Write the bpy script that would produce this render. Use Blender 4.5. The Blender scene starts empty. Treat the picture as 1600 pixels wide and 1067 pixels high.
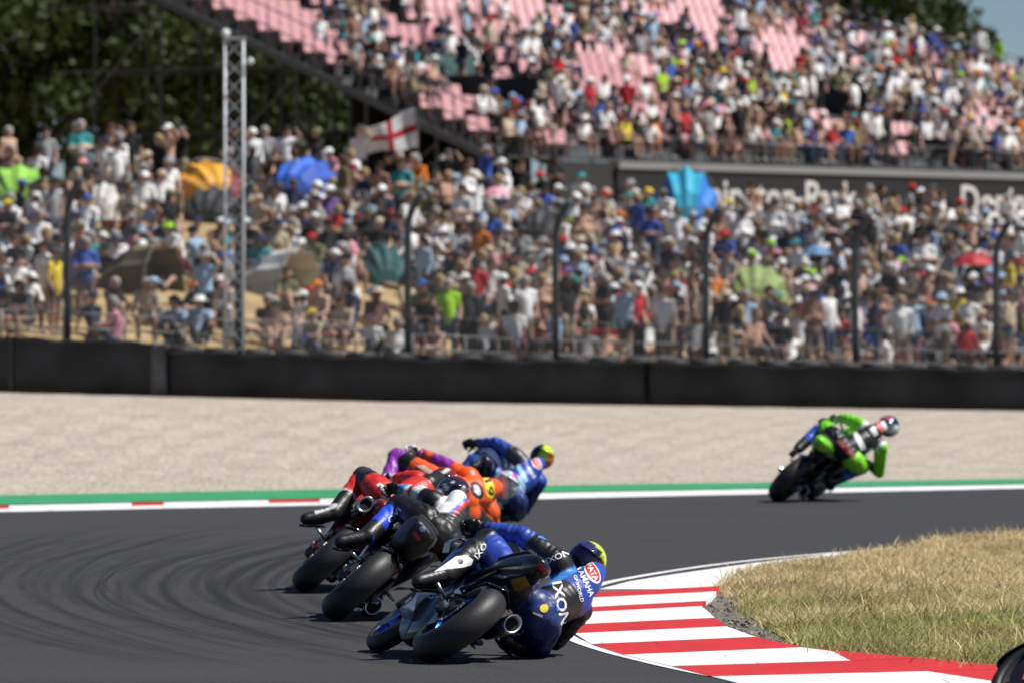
import bpy, bmesh, math, random
import numpy as np
from mathutils import Vector, Matrix, Euler
from mathutils.bvhtree import BVHTree

scene = bpy.context.scene
COL = scene.collection
random.seed(7)
rng = np.random.default_rng(7)
R = math.radians

# ------------------------------------------------------------------ camera
CAM_H = 2.1                     # photographer's eye above the track
FPX = 250.0 / 36.0 * 1600.0     # focal length in pixels of the 1600 px wide photograph
HOR = 500.0                     # horizon row in the photograph
cam_d = bpy.data.cameras.new('camera')
cam = bpy.data.objects.new('camera', cam_d)
COL.objects.link(cam)
cam_d.lens = 250.0
cam_d.sensor_width = 36.0
cam_d.clip_start = 1.0
cam_d.clip_end = 6000.0
cam.location = (0, 0, CAM_H)
cam.rotation_euler = (R(90) - math.atan((533.5 - HOR) / FPX), 0, 0)
cam_d.dof.use_dof = True
cam_d.dof.focus_distance = 45.5
cam_d.dof.aperture_fstop = 4.6
scene.camera = cam

# ------------------------------------------------------------------ sky, sun, exposure
SUN_EL, SUN_AZ = R(56), R(98)       # azimuth clockwise from +Y (away from the camera): sun high on the right
world = bpy.data.worlds.new('World')
scene.world = world
world.use_nodes = True
wn = world.node_tree
for n in list(wn.nodes):
    wn.nodes.remove(n)
wo = wn.nodes.new('ShaderNodeOutputWorld')
wb = wn.nodes.new('ShaderNodeBackground')
ws = wn.nodes.new('ShaderNodeTexSky')
ws.sky_type = 'NISHITA'
ws.sun_disc = False
ws.sun_elevation = SUN_EL
ws.sun_rotation = SUN_AZ
ws.air_density = 1.0
ws.dust_density = 0.2
ws.ozone_density = 5.0
ws.altitude = 3000
wb.inputs['Strength'].default_value = 0.05
wn.links.new(ws.outputs[0], wb.inputs['Color'])
wn.links.new(wb.outputs[0], wo.inputs['Surface'])
sun_d = bpy.data.lights.new('sun', 'SUN')
sun_d.energy = 5.0
sun_d.angle = R(0.5)
sun_d.color = (1.0, 0.97, 0.92)
sun = bpy.data.objects.new('sun', sun_d)
COL.objects.link(sun)
sd = Vector((math.sin(SUN_AZ) * math.cos(SUN_EL), math.cos(SUN_AZ) * math.cos(SUN_EL), math.sin(SUN_EL)))
sun.rotation_euler = sd.to_track_quat('Z', 'Y').to_euler()
sun.location = (60, 40, 120)
scene.cycles.transparent_max_bounces = 64      # overlapping tyre marks are see-through layers
scene.view_settings.view_transform = 'Standard'
scene.view_settings.look = 'None'
scene.view_settings.exposure = 0.30
scene.view_settings.gamma = 1.0

# ------------------------------------------------------------------ helpers
def lin(h):
    """'#rrggbb' -> linear rgb tuple"""
    h = h.lstrip('#')
    o = []
    for i in (0, 2, 4):
        c = int(h[i:i + 2], 16) / 255
        o.append(c / 12.92 if c <= 0.04045 else ((c + 0.055) / 1.055) ** 2.4)
    return tuple(o)

def at(px, py, d):
    """photo pixel + distance along the view -> world point"""
    return Vector(((px - 800) / FPX * d, d, CAM_H + (HOR - py) / FPX * d))

def gnd(px, py, z=0.0):
    """photo pixel on the flat track at height z"""
    d = (CAM_H - z) * FPX / (py - HOR)
    return Vector(((px - 800) / FPX * d, d, z))

MATS = {}
def mat(name, color, rough=0.6, metal=0.0, bump=0.0, bscale=60.0, var=0.0, vscale=8.0, coat=0.0, spec=0.5, alpha=1.0, detail=3.0):
    if name in MATS:
        return MATS[name]
    m = bpy.data.materials.new(name)
    m.use_nodes = True
    nt = m.node_tree
    b = nt.nodes['Principled BSDF']
    b.inputs['Base Color'].default_value = (*color, 1)
    b.inputs['Roughness'].default_value = rough
    b.inputs['Metallic'].default_value = metal
    b.inputs['Specular IOR Level'].default_value = spec
    if coat:
        b.inputs['Coat Weight'].default_value = coat
        b.inputs['Coat Roughness'].default_value = 0.08
    if alpha < 1:
        b.inputs['Alpha'].default_value = alpha
    if var or bump:
        tc = nt.nodes.new('ShaderNodeTexCoord')
    if var:
        n = nt.nodes.new('ShaderNodeTexNoise')
        n.inputs['Scale'].default_value = vscale
        n.inputs['Detail'].default_value = detail
        nt.links.new(tc.outputs['Object'], n.inputs['Vector'])
        mr = nt.nodes.new('ShaderNodeMapRange')
        mr.inputs[1].default_value = 0.3
        mr.inputs[2].default_value = 0.7
        mr.inputs[3].default_value = 1 - var
        mr.inputs[4].default_value = 1 + var
        nt.links.new(n.outputs['Fac'], mr.inputs[0])
        mx = nt.nodes.new('ShaderNodeMix')
        mx.data_type = 'RGBA'
        mx.blend_type = 'MULTIPLY'
        mx.inputs[0].default_value = 1
        mx.inputs[6].default_value = (*color, 1)
        nt.links.new(mr.outputs[0], mx.inputs[7])
        nt.links.new(mx.outputs[2], b.inputs['Base Color'])
    if bump:
        n2 = nt.nodes.new('ShaderNodeTexNoise')
        n2.inputs['Scale'].default_value = bscale
        n2.inputs['Detail'].default_value = 4
        nt.links.new(tc.outputs['Object'], n2.inputs['Vector'])
        bp = nt.nodes.new('ShaderNodeBump')
        bp.inputs['Strength'].default_value = bump
        bp.inputs['Distance'].default_value = 0.02
        nt.links.new(n2.outputs['Fac'], bp.inputs['Height'])
        nt.links.new(bp.outputs[0], b.inputs['Normal'])
    MATS[name] = m
    return m

def vmat(name, rough=0.5, bump=0.0, bscale=60.0, coat=0.0, spec=0.5, var=0.0, trans=0.0):
    """material whose base colour is the object's own painted/dyed colour attribute 'Col'"""
    m = mat(name, (0.5, 0.5, 0.5), rough, 0, bump, bscale, 0, 8, coat, spec)
    nt = m.node_tree
    b = nt.nodes['Principled BSDF']
    a = nt.nodes.new('ShaderNodeVertexColor')
    a.layer_name = 'Col'
    src = a.outputs['Color']
    if var:
        tc = nt.nodes.new('ShaderNodeTexCoord')
        n = nt.nodes.new('ShaderNodeTexNoise')
        n.inputs['Scale'].default_value = 6.0
        n.inputs['Detail'].default_value = 5
        nt.links.new(tc.outputs['Object'], n.inputs['Vector'])
        mr = nt.nodes.new('ShaderNodeMapRange')
        mr.inputs[1].default_value = 0.3; mr.inputs[2].default_value = 0.7
        mr.inputs[3].default_value = 1 - var; mr.inputs[4].default_value = 1 + var
        nt.links.new(n.outputs['Fac'], mr.inputs[0])
        mx = nt.nodes.new('ShaderNodeMix'); mx.data_type = 'RGBA'; mx.blend_type = 'MULTIPLY'
        mx.inputs[0].default_value = 1
        nt.links.new(src, mx.inputs[6]); nt.links.new(mr.outputs[0], mx.inputs[7])
        src = mx.outputs[2]
    nt.links.new(src, b.inputs['Base Color'])
    if trans:
        tr = nt.nodes.new('ShaderNodeBsdfTranslucent')
        nt.links.new(src, tr.inputs['Color'])
        ms = nt.nodes.new('ShaderNodeMixShader')
        ms.inputs[0].default_value = trans
        out = nt.nodes['Material Output']
        nt.links.new(b.outputs[0], ms.inputs[1]); nt.links.new(tr.outputs[0], ms.inputs[2])
        nt.links.new(ms.outputs[0], out.inputs['Surface'])
    return m

class MB:
    """collects shapes into one mesh"""
    def __init__(s):
        s.v = []; s.f = []
    def add(s, vs, fs):
        o = len(s.v)
        s.v.extend([tuple(p) for p in vs])
        s.f.extend([tuple(i + o for i in f) for f in fs])
        return s
    def box(s, c, size, rot=None):
        c = Vector(c); h = [x / 2 for x in size]
        vs = [Vector((sx * h[0], sy * h[1], sz * h[2])) for sx in (-1, 1) for sy in (-1, 1) for sz in (-1, 1)]
        if rot is not None:
            M = rot if isinstance(rot, Matrix) else Euler(rot).to_matrix()
            vs = [M @ p for p in vs]
        return s.add([c + p for p in vs], [(0, 1, 3, 2), (4, 6, 7, 5), (0, 4, 5, 1), (2, 3, 7, 6), (0, 2, 6, 4), (1, 5, 7, 3)])
    def bar(s, a, b, w, h=None, up=(0, 0, 1)):
        a = Vector(a); b = Vector(b); h = h or w
        d = b - a; L = d.length
        if L < 1e-6: return s
        z = d / L; x = z.cross(Vector(up))
        if x.length < 1e-3: x = z.cross(Vector((1, 0, 0)))
        x.normalize(); y = z.cross(x)
        vs = []
        for p in (a, b):
            for i, j in ((-1, -1), (1, -1), (1, 1), (-1, 1)):
                vs.append(p + x * (i * w / 2) + y * (j * h / 2))
        return s.add(vs, [(3, 2, 1, 0), (4, 5, 6, 7), (0, 1, 5, 4), (1, 2, 6, 5), (2, 3, 7, 6), (3, 0, 4, 7)])
    def loft(s, rings, cap=True, closed=False):
        n = len(rings[0]); vs = [p for r in rings for p in r]; fs = []
        m = len(rings)
        for i in range(m if closed else m - 1):
            a = i * n; b = ((i + 1) % m) * n
            for k in range(n):
                fs.append((a + k, a + (k + 1) % n, b + (k + 1) % n, b + k))
        if cap and not closed:
            fs.append(tuple(range(n - 1, -1, -1)))
            fs.append(tuple(range((m - 1) * n, m * n)))
        return s.add(vs, fs)
    def tube(s, pts, r, n=8, cap=True):
        pts = [Vector(p) for p in pts]
        rr = r if isinstance(r, (list, tuple)) else [r] * len(pts)
        rings = []
        x = None
        for i, p in enumerate(pts):
            t = (pts[min(i + 1, len(pts) - 1)] - pts[max(i - 1, 0)])
            t.normalize()
            if x is None:
                x = t.cross(Vector((0, 0, 1)))
                if x.length < 1e-2: x = t.cross(Vector((1, 0, 0)))
            x = (x - t * x.dot(t)).normalized()
            y = t.cross(x)
            rings.append([p + x * (rr[i] * math.cos(2 * math.pi * k / n)) + y * (rr[i] * math.sin(2 * math.pi * k / n)) for k in range(n)])
        return s.loft(rings, cap)
    def capsule(s, a, b, ra, rb, n=14, h=4):
        a = Vector(a); b = Vector(b); d = b - a
        L = d.length
        t = d / L if L > 1e-6 else Vector((0, 0, 1))
        pts = []; rr = []
        for i in range(h, 0, -1):
            an = i / h * math.pi / 2 * 0.97
            pts.append(a - t * (ra * math.sin(an))); rr.append(ra * math.cos(an))
        pts.append(a); rr.append(ra); pts.append(b); rr.append(rb)
        for i in range(1, h + 1):
            an = i / h * math.pi / 2 * 0.97
            pts.append(b + t * (rb * math.sin(an))); rr.append(rb * math.cos(an))
        x = t.cross(Vector((0, 0, 1)))
        if x.length < 1e-2: x = t.cross(Vector((1, 0, 0)))
        x.normalize(); y = t.cross(x)
        rings = [[p + x * (r * math.cos(2 * math.pi * k / n)) + y * (r * math.sin(2 * math.pi * k / n)) for k in range(n)] for p, r in zip(pts, rr)]
        return s.loft(rings, True)
    def ellipsoid(s, c, rad, rot=None, n=16, m=10):
        c = Vector(c); rings = []
        M = rot if rot is not None else Matrix.Identity(3)
        for i in range(m + 1):
            an = -math.pi / 2 + math.pi * (i + 0.02) / (m + 0.04)
            rings.append([c + M @ Vector((rad[0] * math.cos(an) * math.cos(2 * math.pi * k / n), rad[1] * math.cos(an) * math.sin(2 * math.pi * k / n), rad[2] * math.sin(an))) for k in range(n)])
        return s.loft(rings, True)
    def lathe_x(s, prof, c, n=48):
        """prof: closed list of (x, r); spun round the x axis through c"""
        c = Vector(c); rings = []
        for k in range(n):
            a = 2 * math.pi * k / n
            rings.append([c + Vector((x, r * math.cos(a), r * math.sin(a))) for x, r in prof])
        return s.loft(rings, False, True)
    def mesh(s, name):
        me = bpy.data.meshes.new(name)
        me.from_pydata(s.v, [], s.f)
        me.update()
        return me
    def build(s, name, material, parent=None, smooth=False, bevel=0.0, sub=0):
        me = s.mesh(name)
        return finish(me, name, material, parent, smooth, bevel, sub)

def finish(me, name, material, parent=None, smooth=False, bevel=0.0, sub=0):
    o = bpy.data.objects.new(name, me)
    COL.objects.link(o)
    if material is not None:
        me.materials.append(material)
    if smooth:
        me.polygons.foreach_set('use_smooth', [True] * len(me.polygons))
    if bevel:
        b = o.modifiers.new('bevel', 'BEVEL'); b.width = bevel; b.segments = 2; b.limit_method = 'ANGLE'
    if sub:
        sb = o.modifiers.new('sub', 'SUBSURF'); sb.levels = sub; sb.render_levels = sub
    if parent is not None:
        o.parent = parent
    return o

def tag(o, label=None, cat=None, group=None, kind=None):
    if label: o['label'] = label
    if cat: o['category'] = cat
    if group: o['group'] = group
    if kind: o['kind'] = kind
    return o

def empty(name, loc=(0, 0, 0), matrix=None):
    o = bpy.data.objects.new(name, None)
    o.empty_display_size = 0.2
    COL.objects.link(o)
    if matrix is not None: o.matrix_world = matrix
    else: o.location = loc
    return o

def setcol(me, cols):
    a = me.color_attributes.get('Col') or me.color_attributes.new('Col', 'FLOAT_COLOR', 'POINT')
    c = np.ones((len(me.vertices), 4), dtype=np.float32)
    c[:, :3] = cols
    a.data.foreach_set('color', c.ravel())

def np_mesh(name, V, F, cols=None):
    """V (n,3), F (m,3 or 4) numpy -> mesh"""
    me = bpy.data.meshes.new(name)
    n, m, k = len(V), len(F), F.shape[1]
    me.vertices.add(n); me.vertices.foreach_set('co', np.asarray(V, np.float32).ravel())
    me.loops.add(m * k); me.loops.foreach_set('vertex_index', np.asarray(F, np.int32).ravel())
    me.polygons.add(m); me.polygons.foreach_set('loop_start', np.arange(0, m * k, k, dtype=np.int32))
    me.update(calc_edges=True)
    if cols is not None: setcol(me, cols)
    return me

def evaluated(me_in, mods):
    """run modifiers on a mesh, return a new mesh"""
    o = bpy.data.objects.new('tmp', me_in)
    COL.objects.link(o)
    mods(o)
    dg = bpy.context.evaluated_depsgraph_get()
    me = bpy.data.meshes.new_from_object(o.evaluated_get(dg))
    bpy.data.objects.remove(o)
    return me

def verts_np(me):
    a = np.empty(len(me.vertices) * 3, np.float32)
    me.vertices.foreach_get('co', a)
    return a.reshape(-1, 3)

def lerp(a, b, t): return a + (b - a) * t
def curve(px, pts):
    xs = [p[0] for p in pts]; ys = [p[1] for p in pts]
    if px <= xs[0]: return ys[0] + (px - xs[0]) * (ys[1] - ys[0]) / (xs[1] - xs[0])
    if px >= xs[-1]: return ys[-1] + (px - xs[-1]) * (ys[-1] - ys[-2]) / (xs[-1] - xs[-2])
    return float(np.interp(px, xs, ys))
# ================================================================== the setting
# ---- terrain shape (all in metres, derived from where things touch the ground)
def d_bar(px): return curve(px, [(0, 129.0), (1600, 149.0)])            # tyre barrier distance
def z_bar(px): return CAM_H - (curve(px, [(0, 613), (600, 628), (1600, 642)]) - HOR) / FPX * d_bar(px)
def z_terr(px): return z_bar(px) + curve(px, [(0, 0.86), (480, 0.80), (700, 0.62), (1600, 0.58)])  # spectators' ground right behind it
def d_ridge(px): return float(np.interp(px, [0, 560, 1000, 1600], [160, 163, 176, 190]))
def z_ridge(px): return float(np.interp(px, [0, 560, 1000, 1600], [4.75, 4.8, 4.35, 4.3]))
def bank_z(px, Y):
    a = d_bar(px) + 1.3; b = d_ridge(px)
    t = (Y - a) / (b - a)
    if t <= 1:
        t = max(t, 0)
        return z_terr(px) + (z_ridge(px) - z_terr(px)) * (0.86 * t + 0.14 * t * t)
    return z_ridge(px) + min((Y - b) * 0.01, 0.5)
def clampx(px): return max(-1400, min(3000, px))
def X_of(px, Y): return (px - 800) / FPX * Y

PXC = list(range(-1600, -100, 150)) + list(range(-100, 1701, 50)) + list(range(1800, 3300, 150))
G_TOP = [(0, 777), (480, 768), (870, 761), (1250, 756), (1600, 751)]
G_BOT = [(0, 791), (280, 785), (480, 781), (870, 771), (1600, 758)]
K_BOT = [(0, 799), (280, 793), (480, 789), (870, 778), (1600, 762)]
def cl(px): return max(-500, min(2100, px))
def Yc(px, c, z=0): return (CAM_H - z) * FPX / (curve(cl(px), c) - HOR)

def sheet(name, rows, material, kind='structure'):
    """rows: list of rows of points (same length) -> one grid mesh"""
    m = len(rows[0]); vs = [p for r in rows for p in r]; fs = []
    for i in range(len(rows) - 1):
        for k in range(m - 1):
            fs.append((i * m + k, i * m + k + 1, (i + 1) * m + k + 1, (i + 1) * m + k))
    mb = MB(); mb.add(vs, fs)
    o = mb.build(name, material)
    if kind: o['kind'] = kind
    return o

def node_mat(name):
    m = bpy.data.materials.new(name); m.use_nodes = True
    nt = m.node_tree
    return m, nt, nt.nodes['Principled BSDF']
def N(nt, t, **kw):
    n = nt.nodes.new(t)
    for k, v in kw.items():
        if k.startswith('i_'): n.inputs[int(k[2:])].default_value = v
        else: setattr(n, k, v)
    return n
def noise(nt, vec, scale, detail=4, rough=0.55, dist=0.0):
    n = nt.nodes.new('ShaderNodeTexNoise')
    n.inputs['Scale'].default_value = scale; n.inputs['Detail'].default_value = detail
    n.inputs['Roughness'].default_value = rough; n.inputs['Distortion'].default_value = dist
    nt.links.new(vec, n.inputs['Vector'])
    return n.outputs['Fac']
def ramp(nt, fac, stops):
    r = nt.nodes.new('ShaderNodeValToRGB')
    el = r.color_ramp.elements
    while len(el) < len(stops): el.new(0.5)
    for e, (p, c) in zip(el, stops):
        e.position = p; e.color = (*c, 1) if len(c) == 3 else c
    nt.links.new(fac, r.inputs[0])
    return r.outputs[0]
def mul(nt, a, b, f=1.0):
    mx = nt.nodes.new('ShaderNodeMix'); mx.data_type = 'RGBA'; mx.blend_type = 'MULTIPLY'
    mx.inputs[0].default_value = f
    nt.links.new(a, mx.inputs[6]); nt.links.new(b, mx.inputs[7])
    return mx.outputs[2]
def bumpit(nt, b, h, strength, dist):
    bp = nt.nodes.new('ShaderNodeBump'); bp.inputs['Strength'].default_value = strength; bp.inputs['Distance'].default_value = dist
    nt.links.new(h, bp.inputs['Height']); nt.links.new(bp.outputs[0], b.inputs['Normal'])
def mapping(nt, scale=(1, 1, 1), rot=(0, 0, 0)):
    tc = nt.nodes.new('ShaderNodeTexCoord'); mp = nt.nodes.new('ShaderNodeMapping')
    mp.inputs['Scale'].default_value = scale; mp.inputs['Rotation'].default_value = rot
    nt.links.new(tc.outputs['Object'], mp.inputs['Vector'])
    return tc.outputs['Object'], mp.outputs[0]

def asphalt_mat():
    m, nt, b = node_mat('asphalt')
    v, vs = mapping(nt, (0.25, 1.6, 1))
    fine = noise(nt, v, 55, 5, 0.8)
    big = noise(nt, vs, 0.8, 4, 0.6)
    c1 = ramp(nt, fine, [(0.32, (0.013, 0.0127, 0.0132)), (0.5, (0.033, 0.032, 0.0333)), (0.68, (0.098, 0.095, 0.094))])
    c2 = ramp(nt, big, [(0.3, (0.8, 0.8, 0.82)), (0.7, (1.1, 1.1, 1.1))])
    nt.links.new(mul(nt, c1, c2), b.inputs['Base Color'])
    b.inputs['Roughness'].default_value = 0.82
    b.inputs['Specular IOR Level'].default_value = 0.35
    bumpit(nt, b, fine, 0.35, 0.006)
    return m
def gravel_mat():
    m, nt, b = node_mat('gravel')
    v, vs = mapping(nt, (1, 0.45, 1))
    vo = nt.nodes.new('ShaderNodeTexVoronoi'); vo.inputs['Scale'].default_value = 19
    nt.links.new(v, vo.inputs['Vector'])
    c0 = ramp(nt, vo.outputs['Color'], [(0.1, (0.27, 0.23, 0.185)), (0.5, (0.44, 0.385, 0.32)), (0.9, (0.59, 0.535, 0.46))])
    big = noise(nt, vs, 0.9, 6, 0.65)
    c2 = ramp(nt, big, [(0.3, (0.86, 0.85, 0.85)), (0.5, (0.97, 0.97, 0.97)), (0.7, (1.05, 1.045, 1.04))])
    nt.links.new(mul(nt, c0, c2), b.inputs['Base Color'])
    b.inputs['Roughness'].default_value = 0.95
    b.inputs['Specular IOR Level'].default_value = 0.1
    bumpit(nt, b, vo.outputs['Distance'], 0.7, 0.05)
    return m
def earth_mat(name, stops, sc=1.2, rough=0.95):
    m, nt, b = node_mat(name)
    v, vs = mapping(nt)
    n1 = noise(nt, v, sc, 8, 0.65)
    nt.links.new(ramp(nt, n1, stops), b.inputs['Base Color'])
    b.inputs['Roughness'].default_value = rough
    b.inputs['Specular IOR Level'].default_value = 0.15
    bumpit(nt, b, n1, 0.5, 0.08)
    return m
def paint_mat(name, color, wear=0.10, dirt=(0.55, 0.53, 0.5)):
    m, nt, b = node_mat(name)
    v, vs = mapping(nt, (1, 0.35, 1))
    n1 = noise(nt, v, 26, 6, 0.7)
    n2 = noise(nt, vs, 3.0, 5, 0.6)
    w = ramp(nt, n1, [(0.22, tuple(x * 0.55 for x in dirt)), (0.34, (1, 1, 1))])
    w2 = ramp(nt, n2, [(0.25, (1 - wear * 1.6, 1 - wear * 1.7, 1 - wear * 1.8)), (0.6, (1, 1, 1))])
    cc = nt.nodes.new('ShaderNodeRGB'); cc.outputs[0].default_value = (*color, 1)
    tc_, st_ = mapping(nt, (5.5, 0.22, 1), (0, 0, 0.12))
    n3 = noise(nt, st_, 2.2, 6, 0.75)
    w3 = ramp(nt, n3, [(0.28, (0.38, 0.37, 0.37)), (0.40, (1, 1, 1))])
    nt.links.new(mul(nt, mul(nt, mul(nt, cc.outputs[0], w), w2), w3), b.inputs['Base Color'])
    b.inputs['Roughness'].default_value = 0.6
    bumpit(nt, b, n1, 0.2, 0.004)
    return m

M_asphalt = asphalt_mat()
M_gravel = gravel_mat()
M_bank = earth_mat('dry_bank', [(0.3, (0.19, 0.125, 0.055)), (0.5, (0.40, 0.285, 0.145)), (0.7, (0.46, 0.35, 0.20))], 1.1)
M_soil = earth_mat('grass_soil', [(0.3, (0.20, 0.17, 0.08)), (0.5, (0.34, 0.275, 0.14)), (0.7, (0.45, 0.36, 0.2))], 5.0)
M_conc = earth_mat('broken_concrete', [(0.3, (0.075, 0.07, 0.062)), (0.5, (0.16, 0.145, 0.125)), (0.68, (0.27, 0.25, 0.22))], 7.0, 0.9)
M_white = paint_mat('white_paint', (0.78, 0.78, 0.78))
M_red = paint_mat('red_paint', (0.58, 0.022, 0.02))
M_green = paint_mat('green_paint', (0.035, 0.30, 0.115), 0.14)

# ---- ground to the horizon
g = MB()
g.add([(-4000, -200, -0.35), (4000, -200, -0.35), (4000, 5200, -0.35), (-4000, 5200, -0.35)], [(0, 1, 2, 3)])
tag(g.build('ground', earth_mat('far_ground', [(0.3, (0.10, 0.10, 0.04)), (0.7, (0.24, 0.20, 0.10))], 0.05)), kind='structure')

# ---- asphalt up to the outer kerb
rows = []
for t in np.linspace(0, 1, 14):
    rows.append([(X_of(px, 80) * (0.4 + 0.6 * t) if t < 1 else X_of(px, Yc(px, K_BOT)), lerp(8, Yc(px, K_BOT), t), 0.0) for px in PXC])
tag(sheet('track', rows, M_asphalt), 'dark asphalt race track sweeping round the corner')

# ---- painted edge at the outside of the corner: kerb pieces, green strip
oc = empty('outer_kerb', (0, 85, 0)); oc['kind'] = 'structure'
oc['label'] = 'red and white kerb at the outer edge of the track'
def strip_piece(name, p0, p1, c0, c1, z, h, material, parent, step=20):
    n = max(1, int(abs(p1 - p0) / step)); a = []; b_ = []
    for i in range(n + 1):
        px = lerp(p0, p1, i / n)
        Y0, Y1 = Yc(px, c0), Yc(px, c1)
        a.append((X_of(px, Y0), Y0)); b_.append((X_of(px, Y1), Y1))
    mb = MB(); off = parent.location if parent else Vector((0, 0, 0))
    rings = [[Vector((x0, y0, z)) - off, Vector((x0, y0, z + h * 0.3)) - off, Vector((x1, y1, z + h)) - off, Vector((x1, y1, z)) - off] for (x0, y0), (x1, y1) in zip(a, b_)]
    mb.loft(rings)
    return mb.build(name, material, parent)
cuts = [(-420, -300, 'w'), (-300, -240, 'r'), (-240, -70, 'w'), (-70, 14, 'r'), (14, 206, 'w'), (206, 256, 'r'), (256, 420, 'w'), (420, 500, 'r'), (500, 690, 'w'), (690, 760, 'r'), (760, 1080, 'w'), (1080, 1360, 'w'), (1360, 1700, 'w'), (1700, 2100, 'w')]
K_MID = [(x, lerp(y, curve(x, G_BOT), 0.52)) for x, y in K_BOT]
for a, b_, c in cuts:
    strip_piece('line_piece', a, b_ - 0.4, K_BOT, K_MID, -0.05, 0.054, M_white, oc)
    strip_piece('kerb_block', a, b_ - 0.4, [(x, y - .15) for x, y in K_MID], G_BOT, -0.05, 0.062, M_white if c == 'w' else M_red, oc)
rows = [[(X_of(px, Yc(px, G_BOT)), Yc(px, G_BOT), 0.022) for px in PXC], [(X_of(px, Yc(px, G_TOP)), Yc(px, G_TOP), 0.03) for px in PXC]]
tag(sheet('run_off_strip', rows, M_green), 'green painted strip between the track and the gravel')

# ---- gravel trap rising to the barrier
rows = []
for t in np.linspace(0, 1, 24):
    r_ = []
    for px in PXC:
        pc = cl(px); Y0 = Yc(px, G_TOP); Y1 = d_bar(pc) + 2.2
        Y = lerp(Y0, Y1, t); z = lerp(0.026, z_bar(pc), min(1, (Y - Y0) / (d_bar(pc) - 0.5 - Y0)))
        z += 0.03 * math.sin(px * 0.05 + Y * 0.6) * math.sin(t * math.pi)
        r_.append((X_of(px, Y), Y, z))
    rows.append(r_)
tag(sheet('gravel_trap', rows, M_gravel), 'pale gravel trap between the track and the tyre barrier')

# ---- spectator bank
rows = []
for t in list(np.linspace(0, 0.5, 22)) + list(np.linspace(0.55, 1, 14)):
    r_ = []
    for px in PXC:
        pc = cl(px); a = d_bar(pc) + 1.0; Y = lerp(a, 420, t * t * 0.85 + 0.15 * t)
        r_.append((X_of(px, Y), Y, bank_z(pc, Y) + 0.06 * math.sin(px * 0.11 + Y)))
    rows.append(r_)
low = [(p[0], p[1] - 0.02, p[2] - 1.2) for p in rows[0]]
tag(sheet('spectator_bank', [low] + rows, M_bank), 'dry grass bank where the spectators sit')

# ---- inner kerb, apex white line, broken concrete, grass island
KL = [(910, 948), (926, 935), (933, 926), (950, 912), (958, 902), (977, 893), (991, 898), (1008, 925), (1024, 975), (1042, 1050), (1058, 1112), (1075, 1180), (1100, 1290)]
KR = [(910, 1132), (926, 1125), (934, 1120), (950, 1102), (958, 1096), (977, 1118), (991, 1136), (1007, 1180), (1023, 1250), (1030, 1310), (1042, 1450), (1052, 1545), (1075, 1900), (1100, 2300)]
def kx(c, y): return float(np.interp(y, [p[0] for p in c], [p[1] for p in c]))
ik = empty('inner_kerb', (1.0, 50, 0)); ik['kind'] = 'structure'
ik['label'] = 'broad red and white striped kerb at the inside of the corner'
edges = [926, 934.5, 950, 958, 977, 990.5, 1007.5, 1024, 1042, 1058, 1078, 1100]
def kerb_piece(y0, y1, material, fl, fr):
    n = 8; L = []; Rr = []
    for i in range(n + 1):
        y = lerp(y0, y1, i / n)
        wob = random.uniform(-1.2, 1.2)
        L.append(gnd(fl(y), y, 0.0)); Rr.append(gnd(fr(y) + wob, y, 0.0))
    mb = MB(); off = ik.location
    def zz(x, y):
        a, b_ = gnd(kx(KL, y), y).x, gnd(kx(KR, y), y).x
        t = min(1, max(0, (x - a) / (b_ - a)))
        return 0.008 + 0.047 * t
    rings = []
    for l, r_ in zip(L, Rr):
        py = HOR + CAM_H * FPX / l.y
        mx_ = lerp(l.x, r_.x, 0.4)
        rings.append([Vector((l.x, l.y, -0.03)) - off, Vector((l.x, l.y, zz(l.x, py))) - off, Vector((mx_, l.y, zz(mx_, py))) - off, Vector((r_.x, r_.y, zz(r_.x, py))) - off, Vector((r_.x, r_.y, -0.03)) - off])
    mb.loft(rings)
    return mb.build('kerb_block', material, ik)
SPLIT = {7: [(1024, 1252), (1030, 1300), (1042, 1330)], 9: [(1058, 1448), (1068, 1520), (1078, 1590)]}
for i in range(len(edges) - 1):
    mt = M_red if i % 2 == 0 else M_white
    fl = lambda y: kx(KL, y); fr = lambda y: kx(KR, y)
    if i in SPLIT:
        fs_ = lambda y, i=i: min(kx(SPLIT[i], y), kx(KR, y) - 1)
        kerb_piece(edges[i], edges[i + 1] - 0.25, M_white, fl, fs_)
        y0 = edges[i] if i == 9 else 1026.5
        kerb_piece(y0, edges[i + 1] - 0.25, M_red, lambda y: fs_(y) + 1.4, fr)
    else:
        kerb_piece(edges[i], edges[i + 1] - 0.25, mt, fl, fr)
# white exit wedge beyond the last stripe
wedge = [(936, 925.6), (1124, 925.6), (1132, 910), (1165, 893), (1230, 881), (1310, 871), (1392, 860), (1300, 869), (1180, 884), (1060, 901), (985, 913)]
mb = MB(); pts = [gnd(x, y) for x, y in wedge]
bot = [Vector((p.x, p.y, -0.03)) - ik.location for p in pts]; top = [Vector((p.x, p.y, 0.03)) - ik.location for p in pts]
mb.add(bot + top, [tuple(range(len(pts), 2 * len(pts)))] + [(i, (i + 1) % len(pts), len(pts) + (i + 1) % len(pts), len(pts) + i) for i in range(len(pts))])
mb.build('kerb_block', M_white, ik)
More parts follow.
